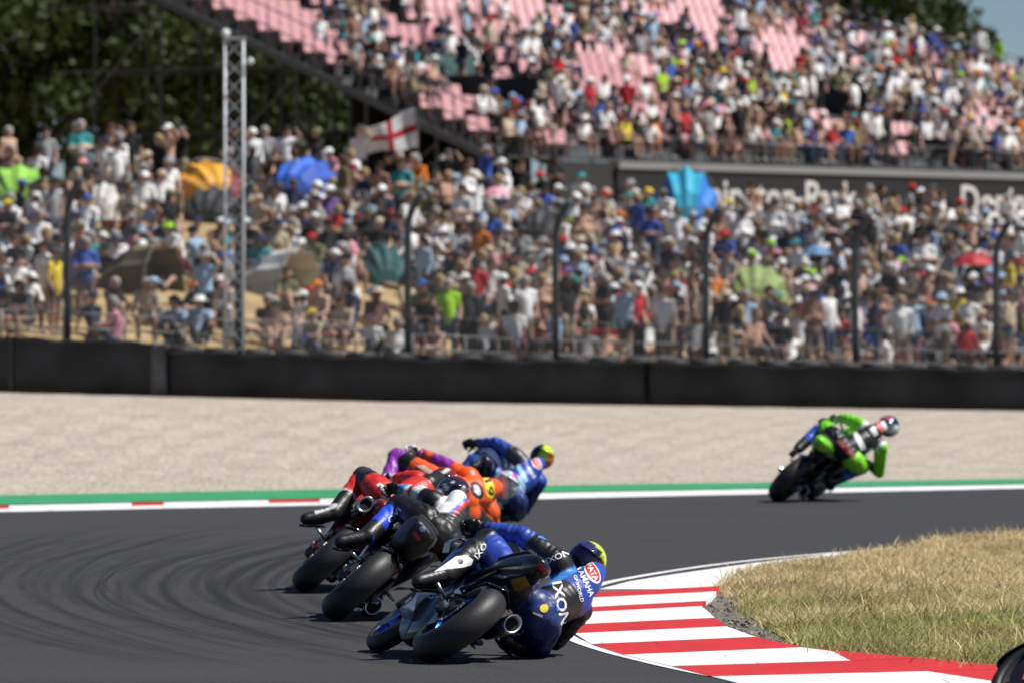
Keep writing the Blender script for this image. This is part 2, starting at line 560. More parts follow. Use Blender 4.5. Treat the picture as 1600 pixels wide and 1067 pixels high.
# white edge line
LINE = [(1398, 857), (1300, 864), (1200, 873), (1120, 882), (1050, 892), (990, 902), (950, 910), (920, 920), (895, 936), (878, 958), (872, 975), (880, 989), (905, 1003), (950, 1018), (1000, 1031), (1060, 1045), (1120, 1057), (1180, 1068), (1260, 1083), (1400, 1105)]
pts = [gnd(x, y) for x, y in LINE]
def smooth_path(pts, n=6):
    out = []
    for i in range(len(pts) - 1):
        p0, p1, p2, p3 = pts[max(i - 1, 0)], pts[i], pts[i + 1], pts[min(i + 2, len(pts) - 1)]
        for k in range(n):
            t = k / n
            out.append(0.5 * ((2 * p1) + (p2 - p0) * t + (2 * p0 - 5 * p1 + 4 * p2 - p3) * t * t + (3 * p1 - p0 - 3 * p2 + p3) * t ** 3))
    out.append(pts[-1]); return out
sp = smooth_path(pts)
ra, rb = [], []
for i, p in enumerate(sp):
    t = sp[min(i + 1, len(sp) - 1)] - sp[max(i - 1, 0)]; nrm = Vector((-t.y, t.x, 0)).normalized() * 0.045
    ra.append((p.x - nrm.x, p.y - nrm.y, 0.005)); rb.append((p.x + nrm.x, p.y + nrm.y, 0.005))
tag(sheet('edge_line', [rb, ra], M_white), 'white line along the inner edge of the track')
# broken concrete behind the kerb
cp = [(1092, 957), (1118, 930), (1195, 925), (1220, 955), (1290, 990), (1400, 1022), (1400, 1036), (1322, 1032), (1250, 1026), (1180, 1010), (1135, 992), (1112, 976)]
mb = MB(); q = [gnd(x, y) for x, y in cp]
mb.add([(p.x, p.y, 0.012) for p in q], [tuple(range(len(q)))])
tag(mb.build('broken_concrete', M_conc), 'strip of broken grey concrete behind the striped kerb', kind='structure')
rub = MB()
for i in range(170):
    fy = random.uniform(934, 1026); fx0 = kx(KR, fy); p = gnd(fx0 + random.uniform(4, 55), fy)
    sz = random.uniform(.006, .022)
    rub.box((p.x, p.y, .012 + sz * .3), (sz * random.uniform(.8, 1.8), sz * random.uniform(.8, 1.8), sz), (random.uniform(-.6, .6), random.uniform(-.6, .6), random.uniform(0, 3)))
o = rub.build('rubble', mat('rubble_stone', (.2, .185, .16), .9, 0, 0, 0, .3, 30))
tag(o, 'loose grey rubble on the broken concrete behind the kerb', 'rubble', kind='stuff')
# grass island
GI = [(1395, 861), (1310, 873), (1230, 883), (1165, 896), (1135, 912), (1122, 926), (1150, 938), (1165, 962), (1215, 995), (1265, 1022), (1330, 1033), (1450, 1040), (1545, 1049), (1900, 1085), (2400, 1090), (2400, 842), (1900, 838), (1600, 838), (1480, 843)]
q = [gnd(x, y) for x, y in GI]
mb = MB()
mb.add([(p.x, p.y, 0.02) for p in q], [tuple(range(len(q)))])
tag(mb.build('grass_island', M_soil), 'ground of the dry grass island inside the corner', kind='structure')

def in_poly(x, y, poly):
    c = np.zeros(len(x), bool); n = len(poly)
    for i in range(n):
        x0, y0 = poly[i]; x1, y1 = poly[(i + 1) % n]
        hit = ((y0 > y) != (y1 > y)) & (x < (x1 - x0) * (y - y0) / (y1 - y0 + 1e-12) + x0)
        c ^= hit
    return c
def grass_blades():
    n = 330000
    P = np.array([(p.x, p.y) for p in q])
    xs = rng.uniform(0.9, 6.6, n); ys = rng.uniform(39, 70.5, n)
    keep = in_poly(xs + rng.normal(0, .05, n), ys + rng.normal(0, .35, n), [tuple(p) for p in P]) & (xs / ys * FPX + 800 < 1680)
    xs, ys = xs[keep], ys[keep]
    # clumpy growth
    def nz(f, s):
        return 0.5 + 0.25 * (np.sin(xs * f + 1.3 * s + 1.7 * np.sin(ys * f * 0.6 + s)) + np.sin(ys * f * 0.8 + s * 2.1 + 1.4 * np.sin(xs * f * 0.9)))
    dens = nz(2.3, 1.0) * 0.6 + nz(7.0, 3.0) * 0.4
    keep = rng.random(len(xs)) < (0.25 + 0.9 * dens)
    xs, ys, dens = xs[keep], ys[keep], dens[keep]
    n = len(xs)
    px = xs / ys * FPX + 800; py = HOR + CAM_H * FPX / ys
    h = rng.gamma(6, 0.014, n) * (0.6 + 0.8 * dens) + 0.02
    h *= np.where(py < 900, 0.5, 0.62) + 0.2 * np.clip((py - 960) / 60, 0, 1)
    h *= np.clip(0.55 + 0.9 * nz(4.3, 9.0), 0.5, 1.4)
    ang = rng.uniform(0, 2 * np.pi, n); w = rng.uniform(0.003, 0.007, n)
    lean = rng.normal(0, 0.62, (n, 2)) * h[:, None] + np.array([0.02, 0.0])
    dx, dy = np.cos(ang) * w, np.sin(ang) * w
    z0 = np.full(n, 0.012)
    V = np.zeros((n, 5, 3))
    V[:, 0] = np.stack([xs - dx, ys - dy, z0], 1); V[:, 1] = np.stack([xs + dx, ys + dy, z0], 1)
    mx = xs + lean[:, 0] * 0.35; my = ys + lean[:, 1] * 0.35
    V[:, 2] = np.stack([mx - dx * 0.8, my - dy * 0.8, h * 0.6], 1); V[:, 3] = np.stack([mx + dx * 0.8, my + dy * 0.8, h * 0.6], 1)
    V[:, 4] = np.stack([xs + lean[:, 0], ys + lean[:, 1], h], 1)
    F = np.array([[0, 1, 3], [0, 3, 2], [2, 3, 4]])[None] + (np.arange(n) * 5)[:, None, None]
    green = np.clip((py - 925) / 55, 0, 1) * 0.95 + 0.05
    green = np.clip(green * (0.45 + 1.0 * nz(1.6, 5.0)), 0, 1)
    straw = np.array([0.66, 0.51, 0.26]); straw2 = np.array([0.82, 0.70, 0.45]); gr = np.array([0.34, 0.35, 0.12]); gr2 = np.array([0.53, 0.51, 0.23])
    t = rng.random(n)[:, None]
    cs = straw * (1 - t) + straw2 * t; cg = gr * (1 - t) + gr2 * t
    m_ = (rng.random(n) < green)[:, None]
    pat = 0.72 + 0.5 * nz(3.1, 7.0) * nz(9.0, 2.0) * 2
    c = np.where(m_, cg, cs) * (rng.uniform(0.7, 1.15, n) * np.clip(pat, .6, 1.15))[:, None]

    me = np_mesh('grass_blades', V.reshape(-1, 3), F.reshape(-1, 3), np.repeat(c, 5, 0))
    o = finish(me, 'grass_blades', vmat('grass_blade', 0.65, trans=0.35, spec=0.2))
    tag(o, 'dry yellow and green grass growing on the island inside the corner', 'grass', kind='stuff')
grass_blades()
# a few yellow flowers in the grass
for i, (fx, fy) in enumerate([(1488, 1003), (1492, 1013), (1521, 1002)]):
    p = gnd(fx, fy)
    r_ = empty('yellow_flower', (p.x, p.y, 0.012))
    tag(r_, ['left of the small yellow flowers in the grass by the kerb', 'lower of the small yellow flowers in the grass by the kerb', 'small yellow flower in the grass nearest the right edge'][i], 'flower', 'yellow flowers in the grass')
    MB().tube([(0, 0, 0), (0.004, 0, 0.06), (0.0, 0.003, 0.115)], 0.002, 5).build('stem', mat('stem_green', (0.12, 0.2, 0.04)), r_)
    m_ = MB()
    for k in range(7):
        a = k / 7 * 2 * math.pi; c_, s_ = math.cos(a), math.sin(a)
        m_.add([(0, 0.003, 0.115), (0.013 * c_ - 0.005 * s_, 0.003 + 0.013 * s_ + 0.005 * c_, 0.124), (0.02 * c_, 0.003 + 0.02 * s_, 0.121), (0.013 * c_ + 0.005 * s_, 0.003 + 0.013 * s_ - 0.005 * c_, 0.124)], [(0, 1, 2, 3)])
    m_.build('petals', mat('petal_yellow', (0.75, 0.6, 0.01)), r_)

# ---- rubber laid down through the corner
def rubber():
    m, nt, b = node_mat('rubber_mark')
    b.inputs['Base Color'].default_value = (0.012, 0.012, 0.013, 1)
    b.inputs['Roughness'].default_value = 0.75
    a = nt.nodes.new('ShaderNodeVertexColor'); a.layer_name = 'Col'
    tc = nt.nodes.new('ShaderNodeTexCoord')
    nz = noise(nt, tc.outputs['Object'], 30, 4, 0.7)
    mm = N(nt, 'ShaderNodeMath', operation='MULTIPLY'); nt.links.new(a.outputs['Color'], mm.inputs[0])
    mr = N(nt, 'ShaderNodeMapRange'); mr.inputs[1].default_value = 0.05; mr.inputs[2].default_value = 0.5
    nt.links.new(nz, mr.inputs[0]); nt.links.new(mr.outputs[0], mm.inputs[1])
    nt.links.new(mm.outputs[0], b.inputs['Alpha'])
    U = [(900, -222), (700, -205), (480, -180), (330, -140), (180, -105), (80, -65), (25, -25), (0, 10), (8, 50), (45, 85), (130, 130), (270, 178), (500, 240), (800, 300), (1100, 345)]
    up = smooth_path([Vector((x, y, 0)) for x, y in U], 5)
    V = []; F = []; C = []
    specs = []
    for xa, w, st in [(-250, .22, .45), (-120, .18, .3), (-30, .2, .35), (90, .16, .25), (150, .18, .35), (210, .14, .25), (300, .22, .45), (345, .14, .3), (425, .07, .6), (440, .06, .6), (460, .07, .55), (475, .06, .4), (520, .2, .3), (590, .22, .45), (640, .2, .25), (728, .17, .85), (760, .3, .3), (870, .2, .45), (935, .22, .5), (985, .28, .75), (1040, .3, .4), (1095, .32, .75), (1150, .25, .4), (1215, .2, .6), (1300, .3, .35), (1400, .25, .4)]:
        specs.append((xa, w, st))
    for i in range(44):
        specs.append((random.uniform(-500, 1700), random.uniform(0.08, 0.4), random.uniform(0.1, 0.3)))
    for si, (xa, w, st) in enumerate(specs):
        zz = 0.002 + si * 0.0001
        sc = random.uniform(0.9, 1.12); ys_ = random.uniform(0.85, 1.15); yo = random.uniform(-25, 25)
        i0 = random.choice([0, 0, 6, 12]); i1 = len(up) - random.choice([0, 0, 8, 20])
        if xa == 590: i1 = 42
        path = []
        for p in up[i0:i1]:
            cx = xa + p.x * sc; cy = 485 + yo + p.y * ys_
            px_, py_ = cx / 2.857, 740 + cy / 2.857
            if py_ < 792: continue
            path.append(gnd(px_, py_))
        if len(path) < 6: continue
        o = len(V); n = len(path)
        for k, p in enumerate(path):
            t = path[min(k + 1, n - 1)] - path[max(k - 1, 0)]
            nn = Vector((-t.y, t.x, 0)).normalized()
            e = min(1, k / 6, (n - 1 - k) / 8)
            for s_, al in ((-1, 0), (-0.55, 1), (0.55, 1), (1, 0)):
                V.append((p.x + nn.x * s_ * w * 0.24, p.y + nn.y * s_ * w * 0.24, zz)); C.append([al * min(st, .6) * 0.42 * e] * 3)
        for k in range(n - 1):
            for j in range(3):
                a_ = o + k * 4 + j; F.append((a_, a_ + 1, a_ + 5, a_ + 4))
    me = bpy.data.meshes.new('rubber_marks'); me.from_pydata(V, [], F); me.update(); setcol(me, np.array(C))
    ob = finish(me, 'rubber_marks', m)
    tag(ob, 'dark curved tyre marks on the asphalt', kind='structure')
rubber()
# ================================================================== barrier, fence, mast, rails
M_belt = mat('conveyor_belt', (0.0055, 0.0055, 0.0065), 0.6, 0, 0.35, 1.6, 0.75, 0.7, spec=0.12)
M_belt2 = mat('worn_belt', (0.022, 0.023, 0.027), 0.6, 0, 0.25, 3.0, 0.35, 1.2, spec=0.15)
M_tyre_old = mat('old_tyre', (0.022, 0.022, 0.024), 0.7, 0, 0.2, 30, 0.3, 5)
M_post = mat('post_steel', (0.055, 0.07, 0.085), 0.5, 0.3)
M_galv = mat('galvanised', (0.46, 0.48, 0.50), 0.5, 0.15, 0, 0, 0.15, 6)
M_wire = mat('fence_wire', (0.10, 0.105, 0.11), 0.5, 0.5)

def bar_pt(px, back=0.0, z=0.0):
    Y = d_bar(px) + back
    return Vector((X_of(px, Y), Y, z_bar(px) + z))

root = empty('tyre_barrier', bar_pt(800))
tag(root, 'long black tyre barrier faced with rubber belting along the gravel trap', 'barrier')
off = root.location
cuts = [-1000, -700, -420, -160, 18, 238, 262, 1010, 1900, 2300]
for i in range(len(cuts) - 1):
    a, b_ = cuts[i], cuts[i + 1] - 0.25
    worn = (cuts[i] == 238)
    hgt = (1.0 if b_ < 265 else 0.86) + random.uniform(-0.015, 0.015)
    rings = []
    n = 14 + int((b_ - a) / 12)
    for k in range(n + 1):
        px = lerp(a, b_, k / n)
        h = hgt + 0.02 * math.sin(px * 0.045) + 0.012 * math.sin(px * 0.13)
        bul = 0.05 * math.sin(px * 0.05 + i) + 0.03 * math.sin(px * 0.017)
        ring = []
        for t, o_ in ((0, -0.02), (0.3, 0.03), (0.6, 0.02), (0.92, -0.02), (1.0, 0.03)):
            ring.append(bar_pt(px, -0.02 - o_ - bul * math.sin(t * 2.6), h * t - (0.06 if t == 0 else 0)) - off)
        for t in (1.0, 0.5, 0):
            ring.append(bar_pt(px, 0.1, (h - 0.01) * t - (0.06 if t == 0 else 0)) - off)
        rings.append(ring)
    MB().loft(rings).build('belt_panel', M_belt2 if worn else M_belt, root, smooth=True)
# stacked tyres behind the belting; the upper ones show above it
tm = MB(); prof = []
for k in range(12):
    a = 2 * math.pi * k / 12
    prof.append((0.095 * math.cos(a), 0.235 + 0.085 * math.sin(a)))
tm.lathe_x(prof, (0, 0, 0), 18)
tyre_me = tm.mesh('tyre'); tyre_me.materials.append(M_tyre_old)
tyre_me.polygons.foreach_set('use_smooth', [True] * len(tyre_me.polygons))
px = 285
while px < 1640:
    for lv in range(5):
        o = bpy.data.objects.new('tyre', tyre_me); COL.objects.link(o); o.parent = root
        p = bar_pt(px + random.uniform(-3, 3), 0.58 + random.uniform(-0.04, 0.04), 0.095 + lv * 0.19) - off
        o.location = p; o.rotation_euler = (random.uniform(-.04, .04), R(90) + random.uniform(-.05, .05), random.uniform(0, 6))
    px += 0.67 / d_bar(px) * FPX * 0.98 + random.uniform(0, 3)

# ---- debris fence
root = empty('debris_fence', bar_pt(800, 0.9, 0.0))
tag(root, 'tall chain link debris fence on dark cranked posts behind the tyre barrier', 'fence')
off = root.location
POSTS = [(-700, 268), (-432, 277), (-165, 286), (105, 296), (372, 303), (637, 318), (868, 330), (1103, 340), (1336, 350), (1556, 360), (1775, 368), (1990, 376)]
tops = []
for px, ty in POSTS:
    b0 = bar_pt(px, 0.9, -0.15) - off
    Y = d_bar(px) + 0.9
    zt = CAM_H + (HOR - ty) / FPX * Y
    H = zt - (b0.z + off.z)
    pts = [b0, b0 + Vector((0, 0, H * 0.86)), b0 + Vector((0.02, -0.03, H * 0.92)), b0 + Vector((0.09, -0.16, H * 0.97)), b0 + Vector((0.2, -0.36, H * 1.02)), b0 + Vector((0.27, -0.5, H * 1.045))]
    MB().tube(pts, 0.074, 10).build('post', M_post, root, smooth=True)
    tops.append((b0, H))
def fence_pt(i, u, v):
    """panel i, u 0..1 along, v 0..1 up (last part follows the crank)"""
    (a, Ha), (b_, Hb) = tops[i], tops[i + 1]
    base = a.lerp(b_, u); H = lerp(Ha, Hb, u)
    if v <= 0.86: return base + Vector((0, -0.045, H * v))
    t = (v - 0.86) / 0.14
    return base + Vector((0.27 * t, -0.045 - 0.45 * t, H * (0.86 + 0.185 * t)))
for i in range(len(tops) - 1):
    wm = MB()
    L = (tops[i + 1][0] - tops[i][0]).length; H = tops[i][1]
    pitch = 0.075; n = int((L + H) / pitch)
    for sgn in (1, -1):
        for k in range(n):
            s = -H + k * pitch if sgn == 1 else k * pitch
            pts = []
            # line: along = s + sgn * height ; clip to the panel
            v0, v1 = 0.0, 1.0
            ts = []
            for v in (0.0, 0.86, 1.0): ts.append(v)
            lo = max(0, (0 - s) / (sgn * H) if sgn == 1 else (s - L) / H)
            hi = min(1, (L - s) / (sgn * H) if sgn == 1 else s / H)
            if hi <= lo: continue
            vs = [lo] + ([0.86] if lo < 0.86 < hi else []) + [hi]
            pts = [fence_pt(i, min(1, max(0, (s + sgn * v * H) / L)), v) for v in vs]
            wm.tube(pts, 0.0025, 3, False)
    w = wm.build('chain_link', M_wire, root)
    for v in (0.02, 0.45, 0.86, 1.0):
        MB().tube([fence_pt(i, 0, v) + Vector((0, -0.02, 0)), fence_pt(i, 0.5, v) + Vector((0, -0.02, -0.012)), fence_pt(i, 1, v) + Vector((0, -0.02, 0))], 0.007, 6).build('cable', M_wire, root)

# ---- lattice mast
Yb = d_bar(368) + 0.35
mp = Vector((X_of(366, Yb), Yb, z_bar(368) - 0.05))
root = empty('lattice_mast', mp)
tag(root, 'slim galvanised lattice mast rising from behind the tyre barrier', 'mast')
mh = CAM_H + (HOR - 62) / FPX * Yb - mp.z
hw = 0.175
cr = []
for k, (sx, sy) in enumerate(((-1, -1), (1, -1), (1, 1), (-1, 1))):
    MB().tube([(sx * hw, sy * hw * 0.9, 0), (sx * hw * 0.98, sy * hw * 0.9, mh)], 0.024, 8).build('chord', M_galv, root, smooth=True)
faces = [((-1, -1), (1, -1)), ((1, -1), (1, 1)), ((1, 1), (-1, 1)), ((-1, 1), (-1, -1))]
nseg = int(mh / 0.34)
for k in range(nseg):
    z0, z1 = mh * k / nseg, mh * (k + 1) / nseg
    for j, (a, b_) in enumerate(faces):
        if (k + j) % 2: a, b_ = b_, a
        MB().bar((a[0] * hw, a[1] * hw * .9, z0), (b_[0] * hw, b_[1] * hw * .9, z1), 0.026).build('brace', M_galv, root)
MB().box((0, 0, mh + 0.02), (0.42, 0.38, 0.04)).build('head_plate', M_galv, root)
mb = MB(); mb.capsule((-0.16, 0, mh + 0.12), (-0.16, -0.14, mh + 0.10), 0.085, 0.075).build('camera_head', mat('white_plastic', (0.6, 0.6, 0.6), 0.4), root, smooth=True)
mb = MB(); mb.tube([(0.15, -0.1, mh - 0.42), (0.27, -0.16, mh - 0.42)], 0.02).ellipsoid((0.31, -0.18, mh - 0.42), (0.07, 0.07, 0.07)); mb.build('lamp', mat('lamp_glass', (0.55, 0.57, 0.6), 0.2), root, smooth=True)

# ---- low steel rails behind the barrier
M_rail = mat('rail_grey', (0.19, 0.2, 0.21), 0.55, 0.2, 0, 0, 0.2, 5)
def rail(px0, px1, label):
    a = Vector((X_of(px0, d_bar(px0) + 1.5), d_bar(px0) + 1.5, 0)); a.z = bank_z(px0, a.y)
    b_ = Vector((X_of(px1, d_bar(px1) + 1.5), d_bar(px1) + 1.5, 0)); b_.z = bank_z(px1, b_.y)
    r_ = empty('crowd_rail', a)
    tag(r_, label, 'railing', 'steel rails in front of the spectators')
    d = b_ - a; h = 0.62
    for k in range(3):
        p = d * (k / 2)
        MB().tube([p + Vector((0, 0, -0.05)), p + Vector((0, 0, h))], 0.022, 8).build('upright', M_rail, r_, smooth=True)
    for z in (h, h * 0.55):
        MB().tube([Vector((0, 0, z)), d + Vector((0, 0, z))], 0.02, 8).build('bar', M_rail, r_, smooth=True)
rx = [-100, 105, 290, 470, 645, 815, 985, 1150, 1310, 1470, 1640]
rl = ['left of the first fence post', 'right of the first fence post', 'below the lattice mast', 'right of the grey and white tent', 'right of the third fence post', 'below the man in the red shirt', 'in front of the red table', 'left of the sixth fence post', 'below the standing man in yellow', 'at the right edge of the photo']
for i in range(len(rx) - 1):
    rail(rx[i], rx[i + 1] - 6, 'low grey steel rail behind the barrier ' + rl[i])

# ================================================================== grandstand
TH = R(52)                                  # rows run 52 degrees away from the picture plane
U_ = Vector((math.cos(TH), math.sin(TH), 0)); V_ = Vector((-math.sin(TH), math.cos(TH), 0))
S0 = at(795, 243, 200.0)                    # top left corner of the front fascia
RUN, RISE, NROW = 0.86, 0.335, 20
def st(u, v, z): return U_ * u + V_ * v + Vector((0, 0, z))
stand = empty('grandstand', (S0.x, S0.y, S0.z - 3.2))
tag(stand, 'long temporary grandstand with pink seats, black fascia and scaffold frame', 'grandstand')
so = Vector((0, 0, 3.2))
M_scaf = mat('scaffold', (0.085, 0.092, 0.10), 0.5, 0.5)
M_deck = mat('stand_deck', (0.10, 0.105, 0.11), 0.8, 0, 0.1, 12, 0.2, 2)
M_fascia = mat('black_fascia', (0.012, 0.012, 0.014), 0.5)
M_seat = mat('pink_seat', (0.60, 0.33, 0.345), 0.45, 0, 0, 0, 0.12, 0.6)
LEN = 62.0
def row_len(r_):
    """the rake gets shorter towards its far end: upper rows stop earlier"""
    u = 0.0
    while u < LEN:
        p = S0 + st(u, (r_ + 1) * RUN, (r_ + 1) * RISE)
        qx = p.x / p.y * FPX + 800; qy = HOR - (p.z - CAM_H) / p.y * FPX
        if qy < 2 + (qx - 1130) * 0.26 and qx > 1000: return u
        u += 0.5
    return LEN
RLEN = [row_len(r_) for r_ in range(NROW)]
for r_ in range(NROW):
    LEN = RLEN[r_]
    mb = MB()
    for (z0, z1, v0, v1) in ((r_ * RISE - 0.05, r_ * RISE, r_ * RUN, (r_ + 1) * RUN - 0.004),):
        mb.add([so + st(0, v0, z0), so + st(LEN, v0, z0), so + st(LEN, v1, z0), so + st(0, v1, z0), so + st(0, v0, z1), so + st(LEN, v0, z1), so + st(LEN, v1, z1), so + st(0, v1, z1)],
               [(3, 2, 1, 0), (4, 5, 6, 7), (0, 1, 5, 4), (1, 2, 6, 5), (2, 3, 7, 6), (3, 0, 4, 7)])
    mb.build('tier', M_deck, stand)
    m2 = MB(); z0, z1 = (r_ - 1) * RISE + 0.003, r_ * RISE - 0.053; v0 = r_ * RUN + 0.02
    if r_ > 0:
        m2.add([so + st(0, v0, z0), so + st(LEN, v0, z0), so + st(LEN, v0, z1), so + st(0, v0, z1), so + st(0, v0 + .03, z0), so + st(LEN, v0 + .03, z0), so + st(LEN, v0 + .03, z1), so + st(0, v0 + .03, z1)],
               [(0, 1, 2, 3), (7, 6, 5, 4), (0, 4, 5, 1), (3, 2, 6, 7), (0, 3, 7, 4), (1, 5, 6, 2)])
        m2.build('riser', M_deck, stand)
LEN = 62.0
# fascia below the front row, with a grey ledge
def slab(u0, u1, v0, v1, z0, z1, name, material, parent=stand):
    mb = MB()
    mb.add([so + st(u0, v0, z0), so + st(u1, v0, z0), so + st(u1, v1, z0), so + st(u0, v1, z0), so + st(u0, v0, z1), so + st(u1, v0, z1), so + st(u1, v1, z1), so + st(u0, v1, z1)],
           [(3, 2, 1, 0), (4, 5, 6, 7), (0, 1, 5, 4), (1, 2, 6, 5), (2, 3, 7, 6), (3, 0, 4, 7)])
    return mb.build(name, material, parent)
slab(4.6, LEN, -0.34, -0.24, -2.6, -0.32, 'fascia', M_fascia)
slab(4.6, LEN, -0.42, 0.0, -0.30, -0.10, 'ledge', mat('ledge_grey', (0.21, 0.215, 0.22), 0.6))
# fascia lettering
def text_mesh(txt, size=1.0, bold=0.0):
    cu = bpy.data.curves.new('txt', 'FONT'); cu.body = txt; cu.size = size; cu.align_x = 'LEFT'; cu.offset = bold
    cu.resolution_u = 3
    o = bpy.data.objects.new('txt', cu); COL.objects.link(o)
    dg = bpy.context.evaluated_depsgraph_get()
    me = bpy.data.meshes.new_from_object(o.evaluated_get(dg))
    bpy.data.objects.remove(o); bpy.data.curves.remove(cu)
    return me
M_letter = mat('letter_white', (0.58, 0.58, 0.56), 0.5)
def text_islands(me):
    """vertex and face groups of a text mesh, one per letter"""
    n = len(me.vertices); par = list(range(n))
    def find(i):
        while par[i] != i: par[i] = par[par[i]]; i = par[i]
        return i
    for e in me.edges:
        a, b_ = find(e.vertices[0]), find(e.vertices[1])
        if a != b_: par[a] = b_
    gs = {}
    for i in range(n): gs.setdefault(find(i), []).append(i)
    rng_ = sorted(([min(me.vertices[i].co.x for i in g), max(me.vertices[i].co.x for i in g), g] for g in gs.values()), key=lambda q: q[0])
    out = []
    for a, b_, g in rng_:
        if out and min(b_, out[-1][1]) - a > 0.6 * min(b_ - a, out[-1][1] - out[-1][0]): out[-1][2].extend(g); out[-1][1] = max(out[-1][1], b_)
        else: out.append([a, b_, list(g)])
    res = []
    for a, b_, g in out:
        mp_ = {v: k for k, v in enumerate(g)}
        fs = [[mp_[i] for i in p.vertices] for p in me.polygons if p.vertices[0] in mp_]
        res.append(([me.vertices[i].co.copy() for i in g], fs))
    return res
def fascia_text(txt, px_start, size):
    # u where the sight line of this pixel column meets the fascia plane
    def u_at(px):
        k = (px - 800) / FPX
        a = S0 + V_ * -0.36
        return (k * a.y - a.x) / (U_.x - k * U_.y)
    u0 = u_at(px_start)
    me = text_mesh(txt, size, 0.02)
    for vs, fs in text_islands(me):
        mb = MB(); k = len(vs)
        mb.add([so + st(u0 + v.x * 1.12, -0.352, -1.42 + v.y) for v in vs], fs)
        mb.build('letter', M_letter, stand)
fascia_text('Donington Park', 1045, 1.30)
fascia_text('Donington Park', 1500, 1.30)
# scaffold: frames under the stand, seen at the open left end
zg = -3.9
for k in range(0, NROW + 1, 3):
    for u in (0.0, 2.4, 4.8, 7.2):
        zt = max(k - 1, 0) * RISE - 0.08
        v = k * RUN
        MB().tube([so + st(u, v, zg), so + st(u, v, zt)], 0.045, 6).build('standard', M_scaf, stand)
    zt = max(k - 1, 0) * RISE - 0.08
    for zz in np.arange(-3.0, zt - 0.4, 1.9):
        MB().tube([so + st(0, k * RUN, zz), so + st(7.2, k * RUN, zz)], 0.035, 6).build('ledger', M_scaf, stand)
for u in (0.0, 2.4):
    for zz in np.arange(-3.0, NROW * RISE, 1.9):
        k0 = max(0, (zz + 0.5) / RISE)
        if k0 < NROW - 1:
            MB().tube([so + st(u, k0 * RUN, zz), so + st(u, NROW * RUN, zz)], 0.035, 6).build('ledger', M_scaf, stand)
    for k in range(3, NROW, 6):
        zt = (k - 1) * RISE
        MB().tube([so + st(u, k * RUN, zt - 0.3), so + st(u, min(k + 6, NROW) * RUN, max(-3, zt - 4.2))], 0.035, 6).build('diagonal', M_scaf, stand)
    MB().bar(so + st(u - .06, 0, -0.30), so + st(u - .06, NROW * RUN, NROW * RISE - 0.30), 0.10, 0.22).build('raker_beam', M_scaf, stand)
# dark sheets added under the stand to block the sky and stand in for shade
slab(0.3, 2.0, 2.2, 2.26, -3.8, 0.15, 'shade_sheet', mat('dark_sheet', (0.02, 0.021, 0.023), 0.8))
slab(1.9, 4.7, -0.24, -0.18, -3.8, -0.12, 'shade_sheet', MATS['dark_sheet'])
slab(4.0, 40.0, 0.6, 0.66, -3.8, -0.1, 'shade_sheet', MATS['dark_sheet'])
slab(0.6, 9.0, 6.2, 6.26, -3.8, 1.75, 'shade_sheet', MATS['dark_sheet'])
# end guard rail and back rail
for k in range(0, NROW + 1, 2):
    MB().tube([so + st(-0.06, k * RUN + .2, k * RISE - .3), so + st(-0.06, k * RUN + .2, k * RISE + 1.05)], 0.024, 6).build('guard_post', M_scaf, stand)
for h in (0.5, 1.05):
    MB().tube([so + st(-0.06, 0.2, h), so + st(-0.06, NROW * RUN + .2, NROW * RISE + h)], 0.022, 6).build('guard_rail', M_scaf, stand)
bp = []
for r_ in range(NROW - 1, 8, -1):
    if r_ == NROW - 1: bp.append((0.0, r_))
    if RLEN[r_] < LEN and (not bp or RLEN[r_] > bp[-1][0]): bp.append((RLEN[r_], r_))
for h in (0.45, 0.95):
    MB().tube([so + st(u, (r_ + 1) * RUN, (r_ + 1) * RISE + h - .3) for u, r_ in bp], 0.025, 6).build('guard_rail', M_scaf, stand)
for u in np.arange(0, LEN, 1.2):
    if u <= bp[-1][0]:
        rr_ = float(np.interp(u, [q_[0] for q_ in bp], [q_[1] for q_ in bp])) + 1
        MB().tube([so + st(u, rr_ * RUN, rr_ * RISE - 0.6), so + st(u, rr_ * RUN, rr_ * RISE + 0.7)], 0.02, 6).build('guard_post', M_scaf, stand)
    if u > 2: MB().tube([so + st(u, -0.3, -0.1), so + st(u, -0.3, 0.62)], 0.02, 6).build('guard_post', M_scaf, stand)
MB().tube([so + st(2, -0.3, 0.62), so + st(LEN, -0.3, 0.62)], 0.02, 6).build('guard_rail', M_scaf, stand)
# entrances through the rake with green sided boxes
def u_for(px, v):
    k = (px - 800) / FPX; a = S0 + V_ * v
    return (k * a.y - a.x) / (U_.x - k * U_.y)
M_vom = mat('vomitory_green', (0.07, 0.14, 0.125), 0.6)
VOMS = []
for px, row in ((700, 7), (1222, 7), (1640, 7)):
    v = row * RUN; u = u_for(px, v); z = row * RISE
    VOMS.append((u - 1.3, u + 1.3, row - 4, row + 1))
    slab(u - 1.25, u + 1.25, v, v + 0.06, z - 0.4, z + 0.75, 'entrance_panel', M_vom)
    slab(u - 1.25, u - 1.19, v - 2.4, v - .004, z - 1.4, z + 0.1, 'entrance_side', MATS['dark_sheet'])
    slab(u + 1.19, u + 1.25, v - 2.4, v - .004, z - 1.4, z + 0.1, 'entrance_side', MATS['dark_sheet'])
    for q_ in (-1.22, 1.22):
        MB().tube([so + st(u + q_, v - 2.4, z - 0.6), so + st(u + q_, v - .1, z + 0.9)], 0.024, 6).build('guard_rail', M_scaf, stand)
AISLES = [u_for(700, 7 * RUN), u_for(1222, 7 * RUN), u_for(1640, 7 * RUN), u_for(420, 16 * RUN) if False else 8.3, 21.0]
